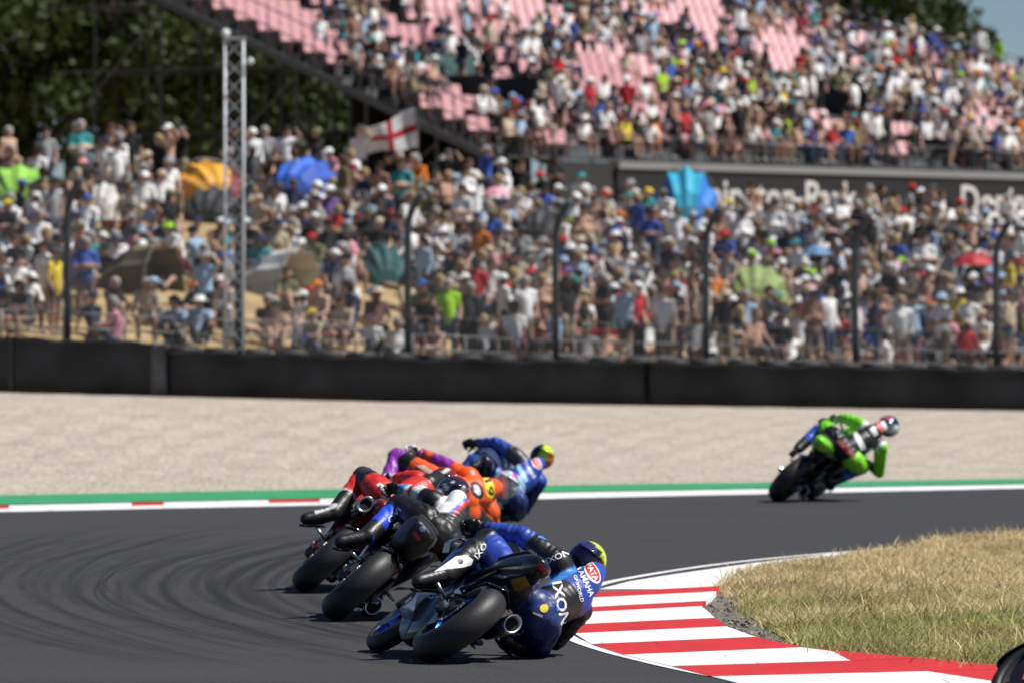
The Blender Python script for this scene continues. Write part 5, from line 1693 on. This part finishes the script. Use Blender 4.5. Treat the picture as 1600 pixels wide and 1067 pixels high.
    # gloves: palm, four fingers curled round the grip, thumb
    for s_ in 'LR':
        ha, el = g_['ha' + s_], g_['el' + s_]
        d = (ha - el).normalized(); side = Vector((1, 0, 0)); side = (side - d * side.dot(d)).normalized(); dn = d.cross(side)
        if dn.z > 0: dn = -dn
        gc = [(ha - d * .05, ha, .044, .042, 'cuff'), (ha, ha + d * .075, .038, .04, 'palm'), (ha + d * .06 - side * .026, ha + d * .06 + side * .026, .03, .03, 'palm')]
        for k, ln in enumerate((.05, .056, .052, .042)):
            b0 = ha + d * .085 + side * (-.036 + .024 * k); b1 = b0 + d * ln * .7 + dn * .018; b2 = b1 + dn * .035 - d * .006; b3 = b2 - d * .026 + dn * .006
            gc += [(b0, b1, .0125, .0115, 'fin'), (b1, b2, .0115, .0105, 'fin'), (b2, b3, .0105, .009, 'fin')]
        ts_ = -1 if s_ == 'R' else 1
        t0 = ha + d * .03 + side * (.036 * ts_); t1 = t0 + side * (.026 * ts_) + d * .03 + dn * .02; t2 = t1 + d * .022 + dn * .026
        gc += [(t0, t1, .016, .0135, 'thumb'), (t1, t2, .0135, .011, 'thumb')]
        gm = evaluated(caps_mesh(gc), remesh_mods(.006, 2))
        Pg = verts_np(gm); ig, tg_ = nearest_cap(Pg, gc); gt = np.array([c[4] for c in gc])[ig]
        Cg = np.zeros((len(Pg), 3)); Cg[:] = glove[0]; Cg[(gt == 'cuff') | (gt == 'palm')] = glove[1]
        setcol(gm, Cg); finish(gm, 'glove', M_bootm, o, smooth=True)
    return o
pal_slider = {}
# ------------------------------------------------------------------ colours
K = (.010, .010, .011); W = (.74, .74, .74); RED = (.56, .025, .02)
BL = (.022, .058, .34); BL2 = (.012, .024, .12); SKY = (.05, .22, .62); NAVY = (.012, .018, .06)
ORG = (.78, .105, .018); PUR = (.26, .035, .36); LIME = (.20, .62, .015); YEL = (.80, .62, .03); VIS = (.62, .80, .03)

# ---- prints on suits and bikes: laid on the surface they belong to
def bvh_of(objs):
    V = []; Fs = []
    dg = bpy.context.evaluated_depsgraph_get()
    for o in objs:
        me = o.evaluated_get(dg).to_mesh(); Mw = o.matrix_world
        b = len(V); V.extend([Mw @ v.co for v in me.vertices]); Fs.extend([[i + b for i in p.vertices] for p in me.polygons])
    return BVHTree.FromPolygons(V, Fs)
def lay(bm2, target, bvh, color, name, lift=.004):
    """bm2: 2-D shape in photo pixels; set down on the nearest surface of its own rider or bike"""
    for it in range(3):
        es = [e for e in bm2.edges if e.calc_length() > 2.6]
        if not es: break
        bmesh.ops.subdivide_edges(bm2, edges=es, cuts=1)
        bmesh.ops.triangulate(bm2, faces=bm2.faces[:])
    o = Vector((0, 0, CAM_H)); Mi = target.matrix_world.inverted(); bad = []
    for v in bm2.verts:
        d = Vector(((v.co.x - 800) / FPX, 1, (HOR - v.co.y) / FPX)).normalized()
        hit, nrm, i, dist = bvh.ray_cast(o, d)
        if hit is None: bad.append(v); continue
        if nrm.dot(d) > 0: nrm = -nrm
        v.co = Mi @ (hit + nrm * lift)
    bmesh.ops.delete(bm2, geom=bad, context='VERTS')
    # drop faces that bridge a depth step
    far_ = [f for f in bm2.faces if max(e.calc_length() for e in f.edges) > .09]
    bmesh.ops.delete(bm2, geom=far_, context='FACES')
    bmesh.ops.delete(bm2, geom=[v for v in bm2.verts if not v.link_faces], context='VERTS')
    left = set(bm2.faces); best = set()
    while left:
        st_ = [left.pop()]; comp = set(st_)
        while st_:
            f = st_.pop()
            for e in f.edges:
                for g in e.link_faces:
                    if g in left: left.remove(g); comp.add(g); st_.append(g)
        if len(comp) > len(best): best = comp
    bmesh.ops.delete(bm2, geom=[f for f in bm2.faces if f not in best], context='FACES')
    me = bpy.data.meshes.new(name); bm2.to_mesh(me); bm2.free()
    if not len(me.polygons): return None
    return finish(me, name, mat('print_%02x%02x%02x' % tuple(int(min(1, c) * 255) for c in color), color, .45), target, smooth=True)
def print_text(target, bvh, txt, x0, y0, x1, y1, h, color, lift=.004, bold=.02):
    """text whose baseline runs from (x0,y0) to (x1,y1), cap height h pixels"""
    me = text_mesh(txt, 1.0, bold)
    P = verts_np(me); wx = P[:, 0].max() - P[:, 0].min(); mx = P[:, 0].min()
    L = math.hypot(x1 - x0, y1 - y0); ux, uy = (x1 - x0) / L, (y1 - y0) / L
    isl = text_islands(me)
    for vs, fs in isl:
        b2 = bmesh.new(); q_ = []
        for v in vs:
            a = (v.x - mx) / wx * L; b_ = v.y / .72 * h
            q_.append(b2.verts.new((x0 + ux * a + uy * b_, y0 + uy * a - ux * b_, 0)))
        for f in fs: b2.faces.new([q_[i] for i in f])
        bmesh.ops.triangulate(b2, faces=b2.faces[:])
        lay(b2, target, bvh, color, 'letter', lift)
def print_poly(target, bvh, pts, color, lift=.0025, name='printed_panel'):
    b2 = bmesh.new(); vs = [b2.verts.new((x, y, 0)) for x, y in pts]; b2.faces.new(vs)
    bmesh.ops.triangulate(b2, faces=b2.faces[:])
    for it in range(2):
        bmesh.ops.subdivide_edges(b2, edges=[e for e in b2.edges if e.calc_length() > 4], cuts=1); bmesh.ops.triangulate(b2, faces=b2.faces[:])
    lay(b2, target, bvh, color, name, lift)
def ell(cx, cy, a, b_, ang, n=22):
    c, s_ = math.cos(R(ang)), math.sin(R(ang))
    return [(cx + a * math.cos(t) * c - b_ * math.sin(t) * s_, cy + a * math.cos(t) * s_ + b_ * math.sin(t) * c) for t in np.linspace(0, 2 * math.pi, n, endpoint=False)]

# ================================================================== 1: blue bike in front
F1 = Frame(672, 1035, 54, 13)
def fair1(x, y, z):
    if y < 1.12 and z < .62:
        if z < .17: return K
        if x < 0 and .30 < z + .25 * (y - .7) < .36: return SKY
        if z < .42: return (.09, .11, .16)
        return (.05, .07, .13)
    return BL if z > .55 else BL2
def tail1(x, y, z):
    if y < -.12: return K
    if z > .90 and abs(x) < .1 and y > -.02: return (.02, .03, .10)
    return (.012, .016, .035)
J1 = dict(pelvis=(842, 958, .30), chest=(890, 930, .56), neck=(915, 900, .80), head=(916, 877, 1.02), hipL=(812, 924, .33), hipR=(848, 978, .33),
          shL=(874, 880, .74), shR=(905, 952, .72), elL=(815, 836, .92), haL=(752, 824, 1.1), elR=(868, 1000, .9), haR=(828, 992, 1.12),
          knL=(762, 846, .70), anL=(697, 897, .40), toeL=(686, 912, .52), heelL=(654, 908, .33), knR=(838, 1012, .70), anR=(800, 1004, .42), toeR=(806, 1014, .55))
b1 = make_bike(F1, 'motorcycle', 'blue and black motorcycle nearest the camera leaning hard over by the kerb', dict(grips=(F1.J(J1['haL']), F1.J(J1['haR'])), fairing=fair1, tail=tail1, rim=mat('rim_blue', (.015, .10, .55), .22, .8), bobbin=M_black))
def post1(P, C, tags, tt, g_):
    b = g_['back']; mid = g_['chest']; ax = (g_['shR'] - g_['shL']).normalized(); A = np.array(ax)
    lat = (P - np.array(mid)) @ A
    t = np.isin(tags, ['chest', 'shoulders', 'hump', 'neck'])
    sp_ = np.array(g_['neck'] - g_['pelvis']); L_ = np.linalg.norm(sp_); al = ((P - np.array(g_['pelvis'])) @ (sp_ / L_)) / L_
    tor = np.isin(tags, ['pelvis', 'waist', 'chest', 'shoulders', 'hump', 'neck'])
    cen = np.abs(lat) < .2
    C[tor & (al < .13)] = (.016, .035, .15)
    C[tor & (al >= .13) & (al < .42) & cen] = K
    C[tor & (al >= .42)] = BL
    C[t & (lat > .135)] = K
    C[t & (np.abs(lat + .135) < .018)] = SKY
    C[t & (lat < -.15)] = K
pal_slider['rider on the nearest blue motorcycle in blue and black leathers with green rimmed helmet'] = M_black
r1 = make_rider(F1, 'rider on the nearest blue motorcycle in blue and black leathers with green rimmed helmet', J1,
    {'pelvis': (.018, .04, .17), 'waist': K, 'chest': BL, 'shoulders': BL, 'hump': BL, 'neck': BL2, 'armL': [(.35, K), (.75, K), (1, BL)], 'foreL': [(.1, K), (.85, BL), (1, K)], 'armR': K, 'foreR': BL2,
     'thighL': [(.45, K), (.95, BL), (1, K)], 'shinL': [(.25, K), (1, K)], 'thighR': BL2, 'shinR': BL2}, post1,
    helmet=lambda x, y, z: VIS if z > .8 - .5 * max(0, x) and y < .6 and (z > .72 or x > .5) and not (z < .3) else ((.03, .03, .12) if (y < -.2 and z > -.1 and x < .2) else K),
    boot=(K, K), glove=(K, K), up=(.55, 0, .8), fwd=(.05, .95, -.2))
bv = bvh_of([r1])
print_poly(r1, bv, ell(925, 893, 20, 10, 60), W); print_poly(r1, bv, ell(925.5, 892.5, 17.5, 7.6, 60), RED, .004)
print_text(r1, bv, 'PATA', 915.5, 883, 928.5, 908, 8.0, W, .0055)
print_text(r1, bv, 'YAMAHA', 900, 886, 921, 932, 9, W)
print_text(r1, bv, 'GP WORLD', 896, 899, 907, 940, 5, W)
print_text(r1, bv, 'IXON', 863, 910, 876, 976, 15, W)
print_text(r1, bv, 'IXON', 856, 880, 890, 866, 9, W)
print_text(r1, bv, 'IXO', 746, 873, 762, 852, 8.5, W)
print_poly(r1, bv, [(826, 815), (838, 817), (836, 821), (824, 819)], W)
print_poly(r1, bv, [(842, 836), (862, 843), (860, 846), (840, 839)], SKY)
print_poly(r1, bv, [(868, 944), (872, 943), (874, 953), (870, 954)], SKY)
print_poly(r1, bv, [(833, 955), (848, 961), (847, 964), (832, 958)], (.5, .5, .55))
print_poly(r1, bv, ell(850, 950, 6.5, 6.5, 0), YEL)
bt = [c for c in r1.children if c.name.startswith('boot')]
bvb = bvh_of([r1] + bt)
print_poly(r1, bvb, [(678, 893), (698, 879), (712, 869), (729, 867), (739, 874), (736, 882), (724, 886), (705, 888)], W)
print_poly(r1, bvb, ell(719, 877, 4.5, 4, 0), K, .004)
bv = bvh_of([c for c in b1.children if c.type == 'MESH'])
print_poly(b1, bv, [(637, 921), (622, 960), (613, 967), (602, 997), (629, 1001), (644, 970), (647, 956), (653, 928)], (.13, .16, .24), .003)
print_poly(b1, bv, [(608, 979), (626, 969), (645, 965), (644, 970), (626, 974), (609, 983)], (.04, .2, .6), .0045)
print_poly(b1, bv, [(606, 985), (622, 977), (621, 984), (604, 992)], (.33, .36, .44), .0045)
print_poly(b1, bv, [(627, 976), (641, 972), (637, 982), (625, 985)], (.33, .36, .44), .0045)
print_text(b1, bv, 'GRT', 612, 1008, 631, 1015, 9, (.5, .55, .65))
print_text(b1, bv, '20', 783, 918, 797, 933, 9, (.6, .6, .65))
print_poly(b1, bv, [(797, 905), (821, 899), (829, 914), (807, 930)], (.45, .26, .02))

# ================================================================== 2: black bike
F2 = Frame(525, 969, 49, -1)
def fair2(x, y, z): return (.02, .02, .024) if z < .8 else (.03, .03, .035)
def tail2(x, y, z):
    return (.004, .004, .0045)  # near-black: shade on the tail's underside is put into the colour
J2 = dict(pelvis=(688, 838, .32), chest=(704, 815, .58), neck=(706, 792, .82), head=(708, 772, 1.02), hipL=(664, 815, .35), hipR=(708, 858, .33), shL=(676, 783, .76), shR=(733, 828, .72),
          elL=(655, 772, .95), haL=(627, 765, 1.1), elR=(745, 868, .9), haR=(715, 880, 1.1), knL=(624, 789, .70), anL=(574, 838, .40), toeL=(556, 850, .52), heelL=(532, 846, .32), knR=(742, 908, .68), anR=(668, 912, .42), toeR=(668, 925, .55))
b2_ = make_bike(F2, 'motorcycle', 'black motorcycle second from the camera showing its wide rear tyre', dict(grips=(F2.J(J2['haL']), F2.J(J2['haR'])), fairing=fair2, tail=tail2, rim=M_black, exhaust='short', tail_p=3.6, tail_mat=M_satin,
    tail_shape=[(-.20, .80, .93, .075, .5), (-.185, .77, .95, .095, .55), (-.1, .72, .97, .118, .5), (.1, .66, .97, .15, .3), (.32, .66, .90, .145, .2), (.52, .68, .82, .12, .2), (.6, .70, .78, .07, 0)]))
def post2(P, C, tags, tt, g_):
    ax = (g_['shR'] - g_['shL']).normalized(); lat = (P - np.array(g_['chest'])) @ np.array(ax)
    t = np.isin(tags, ['chest', 'shoulders', 'hump', 'neck'])
    C[t & (lat < -.02)] = W; C[t & (np.abs(lat + .02) < .012)] = (.03, .12, .5); C[t & (np.abs(lat - .004) < .012)] = RED
    C[t & (lat < -.17)] = K
r2 = make_rider(F2, 'rider on the black motorcycle in black leathers with white striped shoulder and blue boots', J2,
    {'thighL': K, 'pelvis': K, 'armL': [(.5, K), (1, W)], 'foreL': [(.35, RED), (.6, W), (1, (.05, .2, .5))], 'shinL': [(.25, K), (1, (.02, .07, .62))]}, post2,
    helmet=lambda x, y, z: RED if (x > .62) else (W if (math.sin(9 * x + 3 * z) * math.cos(7 * z + 2 * x) > .35 and z < .6) else ((.01, .012, .03) if z < .75 else (.12, .01, .012))), boot=(K, (.02, .07, .62)), glove=(K, K))
bv = bvh_of([r2])
print_text(r2, bv, 'OVI', 610, 817, 628, 797, 8, W)
bv = bvh_of([c for c in b2_.children if c.type == 'MESH'])
print_poly(b2_, bv, [(623, 819), (636, 806), (659, 801), (629, 821)], (.12, .15, .24)); print_poly(b2_, bv, [(687, 831), (682, 849), (666, 860)], (.16, .16, .17))
print_poly(b2_, bv, ell(660, 826, 4.6, 4.6, 0), (.25, .3, .36)); print_poly(b2_, bv, [(660, 826), (656.5, 826), (657.5, 823.3), (660, 822.3)], (.03, .16, .5), .005); print_poly(b2_, bv, [(660, 826), (663.5, 826), (662.5, 828.7), (660, 829.7)], (.03, .16, .5), .005)

# ================================================================== 3: red bike
F3 = Frame(477, 925, 48, 0)
J3 = dict(pelvis=(618, 788, .32), chest=(652, 772, .58), neck=(676, 760, .82), head=(692, 756, 1.02), hipL=(594, 769, .35), hipR=(640, 812, .33), shL=(652, 751, .78), shR=(686, 792, .72),
          elL=(636, 748, .97), haL=(613, 749, 1.1), elR=(690, 830, .9), haR=(665, 840, 1.1), knL=(567, 745, .70), anL=(521, 802, .40), toeL=(503, 813, .52), heelL=(478, 810, .32), knR=(680, 860, .68), anR=(612, 868, .42), toeR=(612, 882, .55))
b3 = make_bike(F3, 'motorcycle', 'red motorcycle third from the camera on the left of the pack', dict(grips=(F3.J(J3['haL']), F3.J(J3['haR'])), fairing=lambda x, y, z: RED if z > .35 else K, tail=lambda x, y, z: ((.20, .012, .015) if x < .02 else K), rim=M_black, exhaust='under', arm=M_dark_steel, bobbin=mat('bobbin_red', (.5, .02, .02), .3, .8)))
r3 = make_rider(F3, 'rider in red and black leathers on the red motorcycle left in the pack', J3,
    {'pelvis': RED, 'waist': RED, 'chest': RED, 'shoulders': RED, 'hump': K, 'thighL': [(.45, RED), (.7, K), (1, (.03, .03, .045))], 'shinL': [(.12, K), (.5, RED), (.62, W), (1, K)], 'armL': RED, 'foreL': [(.7, RED), (1, W)]}, None,
    helmet=lambda x, y, z: (W if math.sin(8 * x - 5 * z) > .55 else ((.2, .01, .015) if z > .55 else K)), boot=(K, K), glove=(K, W))
bv = bvh_of([r3] + [c for c in b3.children if c.type == 'MESH'])
print_poly(r3, bv, [(588, 757), (593, 754), (617, 768), (611, 777), (599, 769)], W)
print_text(r3, bv, 'RUST', 590, 763, 611, 774, 6.5, K, .0045)
bvb = bvh_of([r3] + [c for c in r3.children if c.name.startswith('boot')])
print_poly(r3, bvb, [(491, 798), (521, 786), (527, 786), (527, 790), (522, 794), (493, 803)], (.55, .55, .55))

# ================================================================== 4: orange bike
F4 = Frame(604, 868, 48, 4)
J4 = dict(pelvis=(716, 774, .32), chest=(740, 772, .56), neck=(762, 768, .78), head=(790, 757, .92), hipL=(692, 756, .35), hipR=(728, 800, .33), shL=(732, 746, .72), shR=(764, 800, .70),
          elL=(690, 722, .95), haL=(655, 706, 1.1), elR=(770, 818, .9), haR=(745, 825, 1.1), knL=(620, 714, .70), anL=(596, 770, .40), toeL=(585, 782, .52), knR=(765, 830, .68), anR=(705, 830, .42), toeR=(705, 842, .55))
b4 = make_bike(F4, 'motorcycle', 'orange motorcycle half hidden in the middle of the pack', dict(grips=(F4.J(J4['haL']), F4.J(J4['haR'])), fairing=lambda x, y, z: ORG if z > .4 else (.2, .03, .3), tail=lambda x, y, z: ORG, rim=M_black, exhaust='under'))
def post4(P, C, tags, tt, g_):
    pass
pal_slider['rider in bright orange leathers with purple sleeves and yellow number on the back'] = mat('slider_yellow', VIS, .4)
r4 = make_rider(F4, 'rider in bright orange leathers with purple sleeves and yellow number on the back', J4,
    {'pelvis': ORG, 'waist': ORG, 'chest': ORG, 'shoulders': ORG, 'hump': ORG, 'neck': ORG, 'armL': [(.55, ORG), (.62, PUR), (1, PUR)], 'foreL': [(.35, PUR), (.6, ORG), (1, (.5, .05, .12))], 'thighL': [(.62, ORG), (.85, K), (1, PUR)], 'shinL': PUR, 'sliderL': PUR, 'armR': ORG}, post4,
    helmet=lambda x, y, z: (.62, .04, .3) if (z > .7 and math.sin(6 * x) > 0) else ((.25, .5, .72) if math.sin(7 * x + 6 * z) > .1 else W), boot=(K, PUR), glove=(W, W), up=(.5, 0, .8), bulk=1.2)
bv = bvh_of([r4])
print_poly(r4, bv, [(755, 747), (765, 746), (772, 757), (773, 771), (769, 778), (761, 776), (758, 762)], YEL)
print_text(r4, bv, '19', 757, 750, 763, 775, 10, K, .0045)
print_poly(r4, bv, ell(745, 765, 15, 9, 62), K); print_poly(r4, bv, ell(745, 765, 9, 5, 62), (.6, .6, .62), .0045)
print_poly(r4, bv, [(650, 727), (662, 726), (690, 745), (682, 750)], (.75, .5, .42))

# ================================================================== 5: second blue bike
F5 = Frame(672, 826, 45, -4)
J5 = dict(pelvis=(792, 768, .32), chest=(816, 748, .58), neck=(836, 731, .82), head=(847, 714, 1.0), hipL=(772, 745, .35), hipR=(806, 783, .33), shL=(806, 712, .76), shR=(842, 752, .72),
          elL=(775, 692, .92), haL=(742, 692, 1.1), elR=(818, 796, .85), haR=(800, 790, 1.1), knL=(740, 722, .70), anL=(716, 765, .40), toeL=(704, 774, .52), knR=(808, 802, .70), anR=(772, 806, .42), toeR=(776, 816, .55))
b5 = make_bike(F5, 'motorcycle', 'dark blue motorcycle furthest forward in the pack behind the orange one', dict(grips=(F5.J(J5['haL']), F5.J(J5['haR'])), fairing=lambda x, y, z: (.03, .05, .14) if z > .6 else BL2, tail=lambda x, y, z: NAVY, rim=mat('rim_blue', (.015, .10, .55)), bobbin=M_black))
def post5(P, C, tags, tt, g_):
    ax = (g_['shR'] - g_['shL']).normalized(); lat = (P - np.array(g_['chest'])) @ np.array(ax)
    t = np.isin(tags, ['chest', 'shoulders', 'neck'])
    C[t & (lat < -.14)] = (.03, .03, .04)
r5 = make_rider(F5, 'rider in blue leathers with yellow and orange helmet leading the pack', J5,
    {'pelvis': (.03, .08, .3), 'waist': (.3, .45, .6), 'chest': BL, 'shoulders': BL, 'hump': BL, 'neck': BL, 'armL': [(.3, (.03, .03, .04)), (1, BL)], 'foreL': [(.8, BL), (1, K)], 'thighL': [(.35, BL), (.6, W), (1, BL)], 'shinL': (.03, .08, .3), 'armR': BL2, 'foreR': BL2, 'thighR': BL2, 'shinR': BL2}, post5,
    helmet=lambda x, y, z: ((.75, .20, .02) if (x > .35 and z < .6) else (VIS if z > -.35 and x > -.35 else K)), boot=(K, K), glove=(K, K), up=(.45, 0, .85))
bv = bvh_of([r5])
print_poly(r5, bv, ell(838, 722, 12, 6.5, 58), W); print_poly(r5, bv, ell(838, 722, 10.5, 4.8, 58), RED, .004)
print_text(r5, bv, 'PATA', 833, 716, 840, 730, 5, W, .0055)
print_text(r5, bv, 'YAMAHA', 818, 722, 833, 748, 6, W)
print_poly(r5, bv, [(806, 728), (812, 724), (826, 750), (820, 754)], (.3, .55, .75))

# ================================================================== 6: green bike ahead on its own
F6 = Frame(1216, 784, 43, -19)
J6 = dict(pelvis=(1320, 704, .32), chest=(1348, 689, .58), neck=(1374, 672, .82), head=(1388, 666, 1.0), hipL=(1303, 684, .35), hipR=(1332, 718, .33), shL=(1344, 663, .76), shR=(1376, 698, .72),
          elL=(1322, 654, .92), haL=(1308, 653, 1.1), elR=(1374, 738, .92), haR=(1354, 722, 1.12), knL=(1287, 664, .70), anL=(1248, 700, .40), toeL=(1240, 708, .52), knR=(1346, 730, .72), anR=(1300, 752, .42), toeR=(1300, 762, .55))
b6 = make_bike(F6, 'motorcycle', 'green motorcycle ahead of the pack on the right', dict(grips=(F6.J(J6['haL']), F6.J(J6['haR'])), fairing=lambda x, y, z: (LIME if z > .72 else K), tail=lambda x, y, z: (LIME if z > .84 else ((.08, .22, .008) if x < 0 else K)), rim=M_black, exhaust='short',
    tail_shape=[(-.24, .88, .96, .04, .2), (-.2, .80, .98, .09, .3), (-.05, .74, .985, .13, .35), (.12, .72, .95, .145, .3), (.32, .70, .88, .145, .2), (.52, .68, .82, .12, .2), (.6, .70, .78, .07, 0)]))
def post6(P, C, tags, tt, g_):
    ax = (g_['shR'] - g_['shL']).normalized(); lat = (P - np.array(g_['chest'])) @ np.array(ax)
    t = np.isin(tags, ['chest', 'shoulders', 'waist', 'pelvis'])
    C[t & (np.abs(np.abs(lat) - .16) < .02)] = W
    C[t & (np.abs(lat) > .18)] = LIME
r6 = make_rider(F6, 'rider in black and lime green leathers alone ahead of the pack', J6,
    {'pelvis': K, 'chest': K, 'armL': LIME, 'foreL': [(.7, LIME), (1, W)], 'thighL': [(.3, K), (.8, LIME), (1, K)], 'shinL': [(.2, W), (1, (.02, .06, .4))], 'sliderL': W, 'armR': LIME, 'foreR': [(.7, K), (1, LIME)], 'thighR': LIME, 'shinR': (.02, .05, .3)}, post6,
    helmet=lambda x, y, z: (W if (x > .3 and abs(z) < .4) else ((.35, .08, .12) if (z > .45 and x < .3) else (.012, .02, .06))), boot=(K, (.02, .08, .5)), glove=(LIME, LIME), up=(.4, 0, .85), fwd=(.35, .9, -.1))
bv = bvh_of([r6])
print_poly(r6, bv, [(1330, 672), (1338, 672), (1354, 700), (1346, 704)], W)
print_poly(r6, bv, [(1368, 662), (1377, 655), (1391, 674), (1386, 682), (1376, 674)], (.65, .12, .14)); print_poly(r6, bv, [(1376, 660), (1381, 657), (1391, 675), (1386, 679)], W, .004)
print_poly(r6, bv, [(1306, 688), (1316, 688), (1338, 712), (1330, 714)], (.5, .15, .15)); print_poly(r6, bv, [(1317, 699), (1325, 697), (1327, 704), (1320, 704)], RED, .004)
print_poly(r6, bv, [(1358, 670), (1366, 664), (1372, 678), (1366, 682)], W)

# ================================================================== 7: following bike, only its front shows at the corner of the photo
F7 = Frame(2004, 1156, 44, 57)
J7 = dict(pelvis=('l', .12, .30, .88), chest=('l', .16, .55, 1.02), neck=('l', .17, .82, 1.15), head=('l', .17, .98, 1.24), hipL=('l', .0, .33, .88), hipR=('l', .24, .33, .84), shL=('l', .0, .78, 1.10), shR=('l', .33, .74, 1.04),
          elL=('l', -.24, .92, 1.0), haL=('l', -.3, 1.02, .9), elR=('l', .46, .86, .8), haR=('l', .33, 1.0, .88), knL=('l', -.22, .68, .78), anL=('l', -.22, .38, .46), toeL=('l', -.23, .52, .42), knR=('l', .46, .62, .62), anR=('l', .22, .38, .46), toeR=('l', .24, .52, .42))
b7 = make_bike(F7, 'motorcycle', 'dark motorcycle entering at the lower right corner of the photo', dict(grips=(F7.J(J7['haL']), F7.J(J7['haR'])), fairing=lambda x, y, z: (.012, .016, .035), tail=lambda x, y, z: K, rim=mat('rim_matt', (.01, .01, .011), .8)))
r7 = make_rider(F7, 'rider in dark leathers on the motorcycle entering at the lower right corner', J7, {'chest': (.012, .016, .04), 'armL': (.012, .016, .04)}, None, helmet=lambda x, y, z: (.012, .016, .04))
